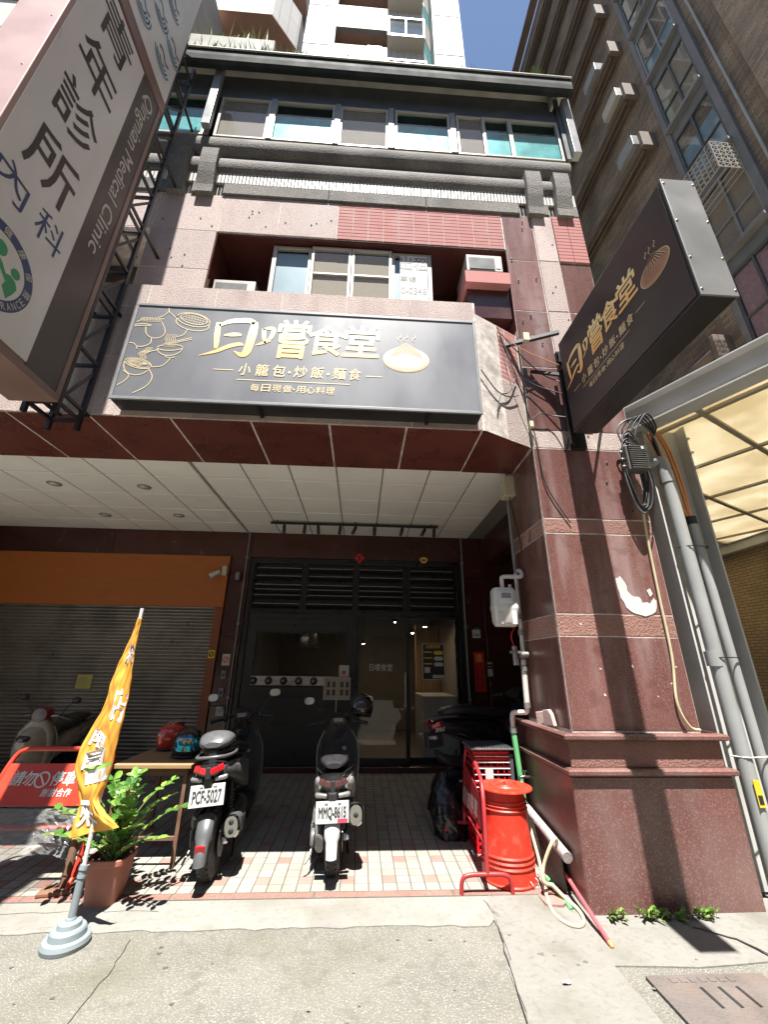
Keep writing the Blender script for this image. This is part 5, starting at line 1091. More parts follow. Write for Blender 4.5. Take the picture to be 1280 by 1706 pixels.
def handlebar(root, o, y, z, grip='rubber_black', mirror=True, wide=.34, hb='plastic_dark', mdrop=0):
    B().tube(spline([(-wide, y-.10, z-.02), (-wide*.75, y-.09, z), (-wide*.3, y-.02, z+.01), (0, y, z-.02), (wide*.3, y-.02, z+.01), (wide*.75, y-.09, z), (wide, y-.10, z-.02)], 4), .012, 8).build('handlebar', hb, root)
    for k in range(3): B().tube(spline([((-1)**k*wide*(.5-.08*k), y-.05, z), ((-1)**k*.10, y-.06, z+.06-.03*k), (.02*k, y+.02, z-.02), (.015, y+.05, z-.14)], 5), .005, 5).build('control_cable', 'rubber_black', root)
    for s_ in (-1, 1):
        B().tube([(s_*wide*.62, y-.075, z+.002), (s_*wide*1.0, y-.10, z-.02)], .019, 10).build('grip', grip, root)
        B().tube(spline([(s_*wide*.55, y-.03, z), (s_*wide*.75, y-.02, z-.01), (s_*wide*.98, y-.05, z-.03)], 4), .006, 6).build('brake_lever', 'silver_part', root)
        B().loft([(s_*wide*.50, y-.065, z+.002, .03, .028, 4), (s_*wide*.60, y-.075, z+.002, .032, .03, 4)], 10, 0, 'x').build('switch_block', 'plastic_dark', root)
        if mirror:
            m = B().tube(spline([(s_*wide*.55, y-.06, z+.02), (s_*wide*.70, y-.03, z+.12), (s_*wide*.92, y-.03, z+.19)], 5), .006, 6).build('mirror_stem', 'plastic_dark', root)
            M_ = Matrix.Translation((s_*wide*1.02, y-.03, z+.22)) @ Matrix.Rotation(s_*radians(12), 4, 'Z') @ Matrix.Rotation(radians(-8), 4, 'X')
            B().rings([[M_ @ V((.062*f_*math.copysign(abs(cos(2*pi*j/18))**.75, cos(2*pi*j/18)), d, .042*f_*math.copysign(abs(sin(2*pi*j/18))**.75, sin(2*pi*j/18)))) for j in range(18)] for f_, d in ((1, 0), (1.02, .01), (.75, .035), (.3, .045))]).build('mirror', 'plastic_dark', m)
            B().rings([[M_ @ V((.057*f_*math.copysign(abs(cos(2*pi*j/18))**.75, cos(2*pi*j/18)), d, .037*f_*math.copysign(abs(sin(2*pi*j/18))**.75, sin(2*pi*j/18)))) for j in range(18)] for f_, d in ((1, -.0005), (1, -.003))]).build('mirror_glass', 'mirror', m)
def scooter(label, o, loc, rz, lean=0., sc=1.):
    root = thing('scooter', label, 'scooter', (0, 0, 0), 'parked scooters')
    body, sidem, seatm = o['body'], o.get('side', o['body']), o.get('seat', 'seat_vinyl')
    wb = 1.30; R = .235
    wheel(root, 0, R, .115, 5); wheel(root, wb, R, .10, 5, 'wheel')
    # engine and transmission on the left, muffler on the right
    B().loft([(-.06, -.105, .22, .03, .06, 3), (0, -.11, .24, .045, .085, 3), (.16, -.115, .24, .05, .09, 3), (.34, -.11, .26, .055, .10, 3), (.48, -.09, .30, .05, .08, 3)], 16).build('engine_case', o.get('engine', 'plastic_dark'), root)
    B().loft([(.05, -.13, .37, .045, .045, 4), (.30, -.13, .39, .05, .06, 4), (.36, -.13, .39, .04, .05, 4)], 12).build('air_box', o.get('airbox', 'plastic_dark'), root)
    if o.get('covercase'): B().lathe([(0, -.01), (.05, -.008), (.06, 0), (.06, .02)], 18, (-.175, .02, .24), 'x').build('case_cover', 'silver_part', root)
    B().loft([(.20, -.0, .30, .12, .06, 4), (.52, 0, .33, .13, .09, 4)], 14).build('engine_block', 'plastic_dark', root)
    mx, mz = o.get('muf', (.165, .34))
    mf = B().loft([(.42, .12, .24, .03, .03, 2), (.30, .135, .27, .045, .045, 2.2), (.2, .15, .30, .062, .072, 2.5), (.05, mx-.006, mz-.02, .066, .082, 2.5), (-.06, mx, mz, .062, .08, 2.5)], 18).build('muffler', o.get('muffler', 'scooter_grey'), root)
    B().loft([(-.058, mx, mz, .064, .082, 2.5), (-.085, mx+.002, mz+.004, .05, .07, 2.5)], 18).build('muffler_cap', o.get('mufcap', 'chrome'), mf)
    for dz in ((.03, -.03) if o.get('twin', True) else (0,)): B().lathe([(0, -.004), (.017, -.003), (.02, .0)], 12, (mx+.002, -.088, mz+dz+.004), 'y').build('outlet', 'ink_black', mf)
    B().tube([(-.10, .14, .45), (-.14, .02, .40)], .012, 8).build('brace', 'silver_part', root)
    for s_ in (-1, 1):
        sh_ = B().tube([(s_*.115, .07, .27), (s_*.105, .17, .60)], .012, 8)
        for k in range(9): sh_.lathe([(.024, 0), (.030, .008), (.024, .016)], 12, (s_*(.113-.001*k), .10+.0085*k, .36+.022*k), 'z')
        sh_.build('shock_absorber', 'plastic_dark', root)
    # rear mudguard following the tyre
    b = B(); rs = []
    for k in range(9):
        a = radians(o.get('g0', 122)+k*(o.get('guard', 66))/8); rr = R+.03+(.018 if k > 5 else .0)*(k-5); wv = .058-.002*k if k > 4 else .062
        c = V((0, rr*cos(a), R+rr*sin(a))); d = V((0, cos(a), sin(a)))
        rs.append([c+EX*-wv-d*.05, c+EX*-wv*.92, c+EX*-wv*.45+d*.012, c+d*.016, c+EX*wv*.45+d*.012, c+EX*wv*.92, c+EX*wv-d*.05, c+EX*wv*.8-d*.045, c+d*.004, c-EX*wv*.8-d*.045])
    b.rings(rs, 0, True); mg = b.build('rear_mudguard', o.get('mudguard', 'scooter_grey'), root)
    if o.get('reflector', True):
        a = radians(170); c = V((0, (R+.062)*cos(a), R+(R+.062)*sin(a))); M_ = Matrix.Translation(c) @ Matrix.Rotation(radians(12), 4, 'X'); B().box(-.035, .035, -.008, .01, -.022, .022, 0, M_).build('reflector', 'red_lens', mg, .003)
    # swing arm, disc brake, inner fender, heat shield and engine fins
    B().bar((.10, .0, R), (.11, .40, .30), .03, .05).build('swing_arm', 'silver_part', root)
    dk = B().lathe([(.05, .004), (.095, .004), (.095, -.0), (.05, -.0)], 28, (.075, 0, R), 'x', sm=False).build('brake_disc', 'silver_part', root)
    B().box(.07, .10, -.02, .05, R+.06, R+.12).build('caliper', 'plastic_dark', dk, .006); B().lathe([(0, .03), (.018, .028), (.02, 0)], 6, (.10, 0, R), 'x', sm=False).build('axle_nut', 'chrome', root)
    B().loft([(.22, 0, .50, .085, .05, 4), (.02, 0, .53, .075, .05, 4), (-.12, 0, .58, .06, .045, 4), (-.17, 0, .63, .045, .03, 4)], 14).build('inner_fender', 'plastic_dark', root)
    hs = B().loft([(.22, .212, .31, .008, .045, 4), (.02, mx+.062, mz-.01, .008, .05, 4)], 10).build('heat_shield', 'plastic_dark', mf)
    for k in range(5): B().box(-.19, -.16, .10+.04*k, .118+.04*k, .19, .30).build('cooling_fin', o.get('engine', 'plastic_dark'), root)
    for k in range(3): B().lathe([(0, -.006), (.009, -.005), (.01, 0)], 6, (-.165, -.02+.09*k, .19+.02*k), 'x', sm=False).build('bolt', 'chrome', root)
    # tail fairing, narrow seat hump and lights
    tz = o.get('tailz', .74)
    B().loft([(.80, 0, tz-.26, .14, .10, 3), (.62, 0, tz-.15, .165, .16, 3), (.40, 0, tz-.09, .17, .15, 2.8), (.20, 0, tz-.045, .155, .11, 2.6), (.02, 0, tz+.0, .13, .082, 2.6), (-.14, 0, tz+.025, .105, .06, 2.6), (-.20, 0, tz+.035, .08, .04, 2.6)], 20).build('tail_fairing', body, root)
    for s_ in (-1, 1):
        B().loft([(.55, s_*.145, tz-.16, .03, .09, 2.5), (.30, s_*.158, tz-.09, .03, .075, 2.5), (.05, s_*.135, tz-.02, .028, .055, 2.5), (-.13, s_*.105, tz+.015, .018, .03, 2.5)], 12).build('side_panel', sidem, root)
        lens = B(); M_ = Matrix.Translation((s_*.062, -.185, tz+.036)) @ Matrix.Rotation(s_*radians(o.get('lens_rot', -18)), 4, 'Y') @ Matrix.Rotation(s_*radians(16), 4, 'Z')
        lens.box(-.055, .055, -.018, .03, -.022, .026, 0, M_); lens.build('tail_light', o.get('lens', 'red_lens'), root, .01)
    for s_ in (-1, 1):     # angular fin below the seat and its seam
        fn = B().prism([(.50, tz-.02), (.20, tz+.035), (-.16, tz+.055), (-.19, tz+.03), (-.02, tz-.03), (.10, tz-.10), (.34, tz-.20), (.52, tz-.16)], (V((s_*.172 if s_ > 0 else s_*.172-.006, 0, 0)), EY, EZ, EX), .006).build('fin_panel', o.get('fin', sidem), root, .002)
        for v in fn.data.vertices:
            t = max(0, min(1, (.45-v.co.y)/.62)); v.co.x -= s_*(.062*t**1.4)
        B().tube(spline([(s_*.165, .50, tz+.03), (s_*.162, .25, tz+.07), (s_*.135, .02, tz+.095), (s_*.09, -.14, tz+.10)], 5), .004, 5).build('panel_seam', 'rubber_black', root)
    B().box(-.022, .022, -.215, -.17, tz-.025, tz+.06).build('tail_centre', 'plastic_dark', root, .008)
    B().loft([(.92, 0, tz+.0, .10, .03, 3), (.80, 0, tz+.045, .135, .05, 3), (.60, 0, tz+.07, .15, .055, 3), (.40, 0, tz+.10, .15, .055, 2.6), (.28, 0, tz+.135, .145, .055, 2.6), (.12, 0, tz+.15, .13, .048, 2.5), (-.02, 0, tz+.145, .10, .035, 2.4), (-.07, 0, tz+.135, .06, .02, 2.2)], 20).build('seat', seatm, root)
    if o.get('hump'):
        B().loft([(.20, 0, tz+.17, .10, .04, 2.2), (.10, 0, tz+.215, .135, .065, 2.2), (.0, 0, tz+.225, .14, .07, 2.2), (-.08, 0, tz+.21, .12, .05, 2.2), (-.115, 0, tz+.20, .07, .02, 2.2)], 20).build('backrest', 'backrest_vinyl', root)
        B().box(-.03, .03, -.10, .02, tz+.07, tz+.16).build('backrest_post', 'plastic_dark', root)
    if o.get('rail', True):
        B().tube(spline([(-.12, .25, tz+.12), (-.145, .08, tz+.11), (-.125, -.1, tz+.115), (-.06, -.17, tz+.12), (.06, -.17, tz+.12), (.125, -.1, tz+.115), (.145, .08, tz+.11), (.12, .25, tz+.12)], 5), .013, 8).build('grab_rail', o.get('railm', 'scooter_grey'), root)
    # plate carrier, turn signals
    py, pz = o.get('plate_at', (-.25, .60))
    B().box(-.035, .035, py+.01, -.10, pz+.0, tz-.02).build('plate_carrier', 'plastic_dark', root, .01)
    if o['plate']: plate(root, o['plate'], py, pz, .26, .145, o.get('ptilt', -16), o.get('ptag'))
    for s_ in (-1, 1): B().loft([(s_*.05, py+.03, pz+.10, .018, .016, 3), (s_*.13, py+.04, pz+.108, .022, .018, 3), (s_*.14, py+.04, pz+.108, .012, .01, 3)], 10, 0, 'x').build('turn_signal', 'silver_part', root)
    # floorboard, leg shield, front
    B().loft([(.62, 0, .32, .15, .09, 4), (.74, 0, .27, .17, .055, 5), (1.02, 0, .27, .17, .055, 5), (1.12, 0, .33, .15, .09, 4)], 16).build('floorboard', o.get('floor', 'plastic_dark'), root)
    b = B(); rs = []
    for z, y, hw in ((.26, 1.06, .17), (.36, 1.06, .195), (.50, 1.07, .215), (.66, 1.10, .22), (.78, 1.12, .20), (.88, 1.13, .14), (.95, 1.12, .08)):
        rs.append([V((hw*math.sin(radians(a))/math.sin(radians(70)), y-.02+.10*(1-cos(radians(a)))*-.6, z)) for a in range(-70, 71, 20)]+[V((hw*1.0*math.sin(radians(a))/math.sin(radians(70)), y+.05+.07*cos(radians(a)), z)) for a in range(70, -71, -20)])
    b.rings(rs, 0, True); ls_ = b.build('leg_shield', o.get('shield', 'plastic_dark'), root)
    for s_ in (-1, 1): B().tube(spline([(s_*.17, 1.045, .26), (s_*.205, 1.03, .40), (s_*.225, 1.03, .58), (s_*.215, 1.06, .74), (s_*.15, 1.09, .87)], 5), .009, 6).build('shield_edge', o.get('edge', body), ls_)
    for x, z in ((-.07, .66), (.07, .70)): B().lathe([(0, -.012), (.022, -.01), (.026, 0)], 14, (x, 1.03, z), 'y').build('key_lock', 'silver_part', ls_)
    B().loft([(1.10, 0, .60, .20, .30, 3), (1.22, 0, .62, .18, .26, 2.6), (1.36, 0, .66, .12, .17, 2.4), (1.44, 0, .70, .05, .07, 2.2)], 18).build('front_fairing', o.get('front', body), root)
    B().loft([(1.30, 0, .76, .10, .05, 2.4), (1.43, 0, .745, .07, .04, 2.4), (1.46, 0, .74, .03, .02, 2.4)], 14).build('headlight', 'visor_dark', root)
    for s_ in (-1, 1): B().tube([(s_*.07, wb, R), (s_*.065, 1.22, .55)], .02, 10).build('fork', 'silver_part', root)
    b = B(); rs = []
    for k in range(8):
        a = radians(20+k*20); rr = R+.025; c = V((0, wb+rr*cos(a), R+rr*sin(a))); d = V((0, cos(a), sin(a))); rs.append([c-EX*.06-d*.035, c-EX*.045+d*.005, c+d*.012, c+EX*.045+d*.005, c+EX*.06-d*.035, c-d*.002])
    b.rings(rs, 0, True).build('front_mudguard', o.get('front', body), root)
    hz = o.get('hz', 1.0)
    B().loft([(.86, 1.13, 0, .05, .06, 2), (hz-.05, 1.13, 0, .05, .06, 2)], 12, 0, 'y') if 0 else B().tube([(0, 1.15, .85), (0, 1.11, hz)], .04, 10).build('steering_column', 'plastic_dark', root)
    if o.get('retro'):
        B().loft([(1.0, 0, hz+.02, .05, .05, 2), (1.05, 0, hz+.03, .085, .085, 2.2), (1.15, 0, hz+.03, .095, .095, 2.2), (1.24, 0, hz+.02, .09, .09, 2.1)], 18).build('headlight_pod', 'maroon', root)
        B().loft([(1.238, 0, hz+.02, .082, .082, 2), (1.26, 0, hz+.02, .06, .06, 2), (1.267, 0, hz+.02, .02, .02, 2)], 18).build('headlight_glass', 'grey_frame', root)
    else:
        B().loft([(1.02, 0, hz+.01, .09, .035, 3), (1.12, 0, hz+.03, .115, .06, 2.6), (1.22, 0, hz+.01, .09, .06, 2.4), (1.30, 0, hz-.02, .04, .03, 2.4)], 16).build('handlebar_cowl', 'plastic_dark', root)
        B().box(-.055, .055, 1.012, 1.03, hz+.0, hz+.045).build('dash', 'visor_dark', root, .004)
    handlebar(root, o, 1.12, hz+.0, wide=.33, hb=o.get('hbm', 'plastic_dark'), mirror=o.get('mirror', True))
    B().tube(spline([(-.12, .36, .2), (-.16, .3, .10), (-.20, .22, .01), (-.205, .17, .006)], 4), .009, 6).build('side_stand', 'plastic_dark', root)
    for s_ in (-1, 1): B().tube([(s_*.10, .42, .18), (s_*.12, .22, .05), (s_*.13, .16, .06)], .011, 6).build('centre_stand', 'plastic_dark', root)
    if o.get('kick', True): B().tube([(-.16, .02, .20), (-.19, -.06, .13), (-.22, -.08, .10)], .009, 6).build('foot_peg', 'silver_part', root)
    root.location = loc; root.rotation_mode = 'ZYX'; root.rotation_euler = (0, lean, rz); root.scale = (sc, sc, sc)
    return root
mat('faded_print', (.30, .22, .22), .6); mat('backrest_vinyl', (.085, .085, .09), .3, .1, 20)
scooter('black scooter with grey rear mudguard and number plate PCF-5027', dict(body='scooter_black', side='scooter_grey', plate='PCF-5027', hump=True, mudguard='scooter_grey', mufcap='chrome', tailz=.73, plate_at=(-.20, .60), hz=1.02, edge='scooter_grey'), (-1.115, 3.98, fz(4.0)-.002), radians(3.5), radians(-5))
scooter('black and white scooter with number plate MMQ-8615 between the other two', dict(body='scooter_black', side='scooter_white', plate='MMQ-8615', ptag=True, plate_at=(-.235, .475), ptilt=-10, mudguard='scooter_white', lens='dark_lens', g0=138, guard=48, tailz=.62, hz=.96, muf=(.185, .40), muffler='plastic_dark', twin=False, engine='silver_part', airbox='silver_part', covercase=True, reflector=False, rail=False, edge='silver_part', lens_rot=-12), (-.168, 4.05, fz(4.05)-.002), radians(1), radians(-2))
s3 = scooter('large black scooter parked sideways behind the red crates and garbage bag', dict(body='scooter_black', plate='', plate_at=(-.30, .68), tailz=.84, hz=1.05, mirror=False, lens_rot=-24, rail=False, edge='scooter_black', mudguard='scooter_black', reflector=False), (1.06, 4.98, fz(5)), radians(-62), radians(-4), 1.08)
b = B(); text(b, 'XMAX', (-.30, -.18, .84, .875), (V((.176, 0, 0)), EY, EZ, EX), .02); tx_ = b.build('side_lettering', 'paper_white', None, fix=False); tx_.parent = s3
scooter('cream retro scooter with maroon headlight facing the street behind the red barrier', dict(body='cream', plate='', front='cream', shield='cream', floor='plastic_dark', retro=True, hz=.98, mudguard='cream', edge='cream', hbm='chrome', rail=False), (-4.02, 6.74, fz(6.3)), radians(186), radians(4), .9)
cs2 = [o for o in bpy.data.objects if o.get('label', '').startswith('black and white scooter')][0]
B().loft([(-.10, 0, .60, .075, .02, 3), (-.16, 0, .585, .055, .02, 3), (-.18, 0, .57, .03, .012, 3)], 14).build('grab_handle', 'scooter_white', cs2)
B().box(-.035, .035, -.215, -.195, .600, .628).build('reflector', 'red_lens', cs2, .003)
# helmets
def helmet(name, label, loc, rz, shell, stripe, visor, rx=0., sc=1., patch=None):
    h = thing(name, label, 'helmet', (0, 0, 0), 'motorcycle helmets')
    rs = []
    for z, rx_, ry_, cy in ((0, .085, .10, .0), (.02, .112, .13, 0), (.07, .128, .148, 0), (.12, .13, .15, -.003), (.17, .12, .138, -.006), (.21, .095, .11, -.01), (.235, .06, .07, -.012), (.247, .02, .025, -.013)):
        rs.append([V((rx_*cos(2*pi*j/24), cy+ry_*sin(2*pi*j/24), z)) for j in range(24)])
    B().rings(rs).build('shell', shell, h)
    B().tube([(.113*cos(2*pi*j/24), .131*sin(2*pi*j/24), .018) for j in range(25)], .011, 6).build('rim', 'rubber_black', h)
    if visor:
        v_ = []
        for z, f_ in ((.065, 1.03), (.10, 1.05), (.14, 1.045), (.175, 1.0)):
            rx_, ry_ = (.128, .15) if z < .15 else (.12, .138)
            v_.append([V((rx_*f_*1.01*cos(radians(a)), -abs(ry_)*f_*1.02*sin(radians(a)), z)) for a in range(10, 171, 10)])
        n_ = len(v_[0]); B().add([q for r in v_ for q in r], [(i*n_+j, i*n_+j+1, (i+1)*n_+j+1, (i+1)*n_+j) for i in range(3) for j in range(n_-1)], 0, True).build('visor', visor, h, fix=False)
        for s_ in (-1, 1): B().lathe([(0, .012), (.02, .01), (.024, 0)] if s_ > 0 else [(0, -.012), (.02, -.01), (.024, 0)], 12, (s_*.128, -.02, .12), 'x').build('hinge', 'rubber_black', h)
    if stripe:
        for x in (-.03, .03):
            P_ = [(x, .152*cos(radians(a)), .095+.152*sin(radians(a))) for a in range(15, 166, 10)]
            b = B(); n_ = len(P_); b.add([(p[0]-.011, p[1]*1.01, p[2]*1.012) for p in P_]+[(p[0]+.011, p[1]*1.01, p[2]*1.012) for p in P_], [(i, i+1, n_+i+1, n_+i) for i in range(n_-1)], 0, True); b.build('stripe', stripe, h, fix=False)
        b = B(); P_ = [(0, .152*cos(radians(a)), .095+.154*sin(radians(a))) for a in range(15, 166, 10)]; b.add([(-.016, p[1]*1.01, p[2]*1.008) for p in P_]+[(.016, p[1]*1.01, p[2]*1.008) for p in P_], [(i, i+1, n_+i+1, n_+i) for i in range(n_-1)], 0, True); b.build('centre_stripe', 'rubber_black', h, fix=False)
    if patch:
        for k in range(9):
            a, z = radians(random.uniform(195, 275)), random.uniform(.05, .17); r_ = .131 if z < .15 else .124
            c = V((r_*cos(a), r_*1.16*sin(a), z)); n_ = V((c.x, c.y, 0)).normalized(); u_ = n_.cross(EZ); s_ = random.uniform(.015, .03)
            B().add([c+n_*.006+u_*s_*cos(t)*random.uniform(.6, 1.1)+EZ*s_*sin(t)*random.uniform(.6, 1.1) for t in [2*pi*i/8 for i in range(8)]], [tuple(range(8))]).build('painted_patch', patch, h, fix=False)
    h.location = loc; h.rotation_euler = (rx, 0, rz); h.scale = (sc, sc, sc); return h
helmet('helmet', 'red and black helmet with white racing stripes on the wooden table', (-1.89, 4.78, .785), radians(-25), 'helmet_red', 'paper_white', None, 0)
helmet('helmet', 'black helmet with blue mirrored visor and gold patches on the table front', (-1.60, 4.42, .785), radians(55), 'scooter_black', None, 'visor_blue', 0, 1., 'gold_patch')
helmet('helmet', 'black helmet hanging on the right handlebar of the centre scooter', (.03, 5.14, 1.06), radians(-30), 'scooter_black', None, 'visor_dark', radians(-14), .95)
# ================================================================ left side clutter
tb = thing('wooden_table', 'plywood table with metal legs carrying two helmets', 'table', (-1.9, 4.5, fz(4.5)))
M_ = Matrix.Translation((-1.80, 4.50, 0))
B().box(-2.08, -1.42, 4.10, 5.05, .755, .785).build('tabletop', 'table_wood', tb, .003)
B().box(-2.05, -1.45, 4.13, 5.02, .70, .754).build('apron', 'rust_wood', tb)
for x in (-2.03, -1.47):
    for y in (4.16, 4.98): B().bar((x, y, fz(y)), (x, y, .70), .03).build('leg', 'rust_wood', tb)
B().bar((-2.03, 4.16, .25), (-1.47, 4.16, .25), .025).build('stretcher', 'rust_wood', tb)
# red barrier with writing
rb = thing('red_barrier', 'red barrier with white lettering asking not to park', 'barrier', (-2.5, 4.0, fz(4)))
A_ = lambda x, t: V((x, 3.86+.24*t, fz(3.9)+.30+.56*t))     # the frame leans back
B().tube(spline([A_(-2.96, -.35), A_(-2.94, .1), A_(-2.91, .5), A_(-2.88, .88), A_(-2.82, .985), A_(-2.7, 1.0), A_(-2.4, 1.0), A_(-2.22, 1.0), A_(-2.13, .985), A_(-2.08, .88), A_(-2.06, .5), A_(-2.04, .1), A_(-2.02, -.35)], 5), .019, 10).build('frame', 'barrier_red', rb)
for t in (.12,): B().tube([A_(-2.94, t), A_(-2.04, t)], .016, 8).build('cross_bar', 'barrier_red', rb)
U_ = EX; W_ = (A_(0, 1)-A_(0, 0)).normalized(); N_ = U_.cross(W_); Fb = (A_(-2.92, .34)+N_*.01, U_, W_, N_)
B().prism([(0, 0), (.86, 0), (.84, .29), (.02, .29)], (Fb[0]-N_*.012, U_, W_, N_), .012).build('panel', 'barrier_red', rb)
b = B(); F_ = (Fb[0], U_, W_, N_)
for s_, x in (('請', .12), ('勿', .215), ('停', .43), ('車', .53)): text(b, s_, (x, x+.088, .135, .235), F_, .03, .003, shear=.08)
stroke(b, arc(.36, .175, .052, 0, 360, 24), .012, F_, .003); stroke(b, [(.325, .215), (.395, .135)], .012, F_, .003)
for s_, x in zip('謝謝合作', (.40, .46, .52, .575)): text(b, s_, (x, x+.052, .06, .115), F_, .02, .003, shear=.08)
b.build('lettering', 'paper_white', rb, fix=False)
for x in (-2.97, -2.06): B().tube(spline([(x, 3.80, .045), (x, 3.82, .10), (x, 3.88, .135), (x, 3.98, .14), (x, 4.2, .14), (x, 4.3, .05)], 5), .016, 8).build('foot', 'barrier_red', rb)
pw = thing('plastic_wrap', 'crumpled clear plastic wrap draped over the red barrier bar', 'plastic wrap', (-2.5, 3.95, .3))
b = B(); n1, n2 = 26, 14; vs_ = []
for i in range(n1):
    for j in range(n2):
        u, t = i/(n1-1), j/(n2-1); p = A_(-2.90+.80*u, .30-.52*t); vs_.append(p+N_*(.07+.035*sin(9*u+4*t)*sin(5*t+3*u)+random.uniform(-.012, .012))+EZ*(-.05*t*sin(u*6))+EX*random.uniform(-.008, .008))
b.add(vs_, [(i*n2+j, i*n2+j+1, (i+1)*n2+j+1, (i+1)*n2+j) for i in range(n1-1) for j in range(n2-1)]); b.build('sheet', 'plastic_wrap', pw, fix=False)
# sign foot with flat brick
o = thing('umbrella_post', 'short weathered post standing on a flat brown plate', 'post', (-2.12, 3.86, .05)); B().tube([(-2.12, 3.86, .06), (-2.16, 3.96, .30), (-2.17, 4.02, .45)], [.03, .03, .028], 10).build('post', 'rust_wood', o); M_ = Matrix.Translation((-2.14, 3.83, fz(3.83))) @ Matrix.Rotation(.2, 4, 'Z'); B().box(-.11, .11, -.07, .07, 0, .025, 0, M_).build('plate', 'rust_wood', o, .006)
# terracotta pot and plant
pt = thing('flower_pot', 'square terracotta pot holding a leafy green plant', 'pot', (-1.76, 3.74, .03))
def sq(hw, z, r_=4.5): return [V((-1.76+hw*math.copysign(abs(cos(a))**(2/r_), cos(a)), 3.745+hw*math.copysign(abs(sin(a))**(2/r_), sin(a)), z)) for a in [2*pi*i/32+.1 for i in range(32)]]
z0 = .012
B().rings([sq(.098, z0), sq(.10, z0+.01), sq(.128, z0+.245), sq(.140, z0+.25), sq(.142, z0+.285), sq(.128, z0+.287), sq(.124, z0+.26)], 0, False).build('pot', 'terracotta', pt, .004)
B().rings([sq(.12, z0+.258), sq(.121, z0+.262)], 0, False).build('soil', 'soil', pt)
zp = thing('potted_plant', 'glossy green plant with paired leaves growing in the terracotta pot', 'plant', (-1.76, 3.745, .28))
lm = B(); lm.add([(0, 0, 0), (.012, -.014, .003), (.034, -.025, .006), (.062, -.020, .004), (.082, 0, -.006), (.062, .020, .004), (.034, .025, .006), (.012, .014, .003), (.034, 0, -.003), (.062, 0, -.004)],
                 [(0, 1, 8), (1, 2, 8), (2, 3, 9, 8), (3, 4, 9), (4, 5, 9), (5, 6, 8, 9), (6, 7, 8), (7, 0, 8)], 0, True); LM = []
for m in ('leaf_a', 'leaf_b', 'leaf_c'):
    me = lm.mesh('leaf'); me.materials.append(MAT[m]); LM.append(me)
stems = [(3.25, .46, .30, 9), (-.9, .40, .26, 8), (2.35, .24, .40, 9), (.15, .50, .32, 9), (-.35, .36, .40, 9), (1.2, .14, .50, 10), (2.0, .27, .44, 9), (.6, .34, .44, 10), (3.0, .36, .30, 8), (3.4, .40, .18, 8), (4.3, .26, .26, 8), (5.2, .26, .32, 9), (3.8, .18, .40, 9), (5.8, .40, .18, 8), (4.8, .18, .22, 7), (2.7, .14, .46, 9), (5.6, .20, .46, 9)]
for a, rch, hh, nl in stems:
    bx_, by_ = -1.76+random.uniform(-.06, .06), 3.745+random.uniform(-.06, .06)
    P_ = [V(p) for p in spline([(bx_, by_, .26), (bx_+.25*rch*cos(a), by_+.25*rch*sin(a), .28+hh*.45), (bx_+.6*rch*cos(a), by_+.6*rch*sin(a), .28+hh*.82), (bx_+rch*cos(a), by_+rch*sin(a), .28+hh)], 8)]
    st_ = B().tube(P_, [.008-.005*i/len(P_) for i in range(len(P_))], 6).build('stem', 'stem_green', zp)
    for k in range(nl):
        t = .22+.76*k/(nl-1); f_ = t*(len(P_)-1); i = min(int(f_), len(P_)-2); p = P_[i].lerp(P_[i+1], f_-i); d = (P_[i+1]-P_[i]).normalized()
        s_ = EZ.cross(d); s_ = s_.normalized() if s_.length > .2 else V((-sin(a), cos(a), 0)); nn = d.cross(s_).normalized()
        for sg in (-1, 1):
            if random.random() < .06: continue
            x_ = (s_*sg*.86+d*.5+nn*random.uniform(-.1, .25)).normalized(); zz = (nn+V((random.uniform(-.35, .35), random.uniform(-.35, .35), random.uniform(0, .4)))).normalized(); y_ = zz.cross(x_).normalized(); zz = x_.cross(y_)
            ls__ = random.uniform(.55, 1.12)*(1.05-.25*abs(t-.55)); M_ = Matrix(((x_.x, y_.x, zz.x, p.x), (x_.y, y_.y, zz.y, p.y), (x_.z, y_.z, zz.z, p.z), (0, 0, 0, 1))) @ Matrix.Scale(ls__, 4)
            inst('leaf', LM[random.choice((0, 0, 0, 0, 1, 1, 1, 2))], st_, None, mtx=M_)
B().add([(-1.70, 3.66, .62), (-1.685, 3.65, .65), (-1.68, 3.66, .70), (-1.70, 3.67, .72), (-1.72, 3.665, .68)], [(0, 1, 2, 3, 4)]).build('dry_leaf', 'leaf_dry', zp, fix=False)
# feather flag
fg = thing('feather_flag', 'twisted orange advertising flag on a white pole with round grey base', 'flag', (-1.73, 3.32, 0))
B().lathe([(.128, 0), (.132, .02), (.125, .04), (.10, .046), (.096, .075), (.088, .085), (.066, .088), (.062, .11), (.03, .118), (.026, .13)], 48, (-1.73, 3.315, .0), sm=False).build('base', 'flag_base', fg)
B().tube([(-1.73, 3.32, .1), (-1.728, 3.325, .38)], .022, 12).build('socket', 'flag_base', fg); B().tube([(-1.728, 3.325, .36), (-1.725, 3.33, .385)], .027, 12).tube([(-1.728, 3.325, .32), (-1.727, 3.327, .335)], .027, 12).build('clamp', 'flag_base', fg)
B().tube([(-1.728, 3.325, .3), (-1.725, 3.34, 2.0)], .0135, 12).build('pole', 'pole_white', fg)
fr_rows = [(1.925, -.006, .004, .004), (1.82, -.028, .006, .012), (1.70, -.048, .012, .025), (1.58, -.070, .018, .035), (1.45, -.096, .022, .045), (1.32, -.105, .030, .05), (1.22, -.135, .036, .06), (1.10, -.170, .036, .07), (.98, -.185, .034, .075), (.90, -.178, .028, .07), (.82, -.150, .015, .06), (.74, -.118, -.005, .05), (.68, -.110, .05, .06), (.60, -.116, .13, .07), (.53, -.120, .17, .06)]
cols = 30; vs_ = []
rr = spline(fr_rows, 9)
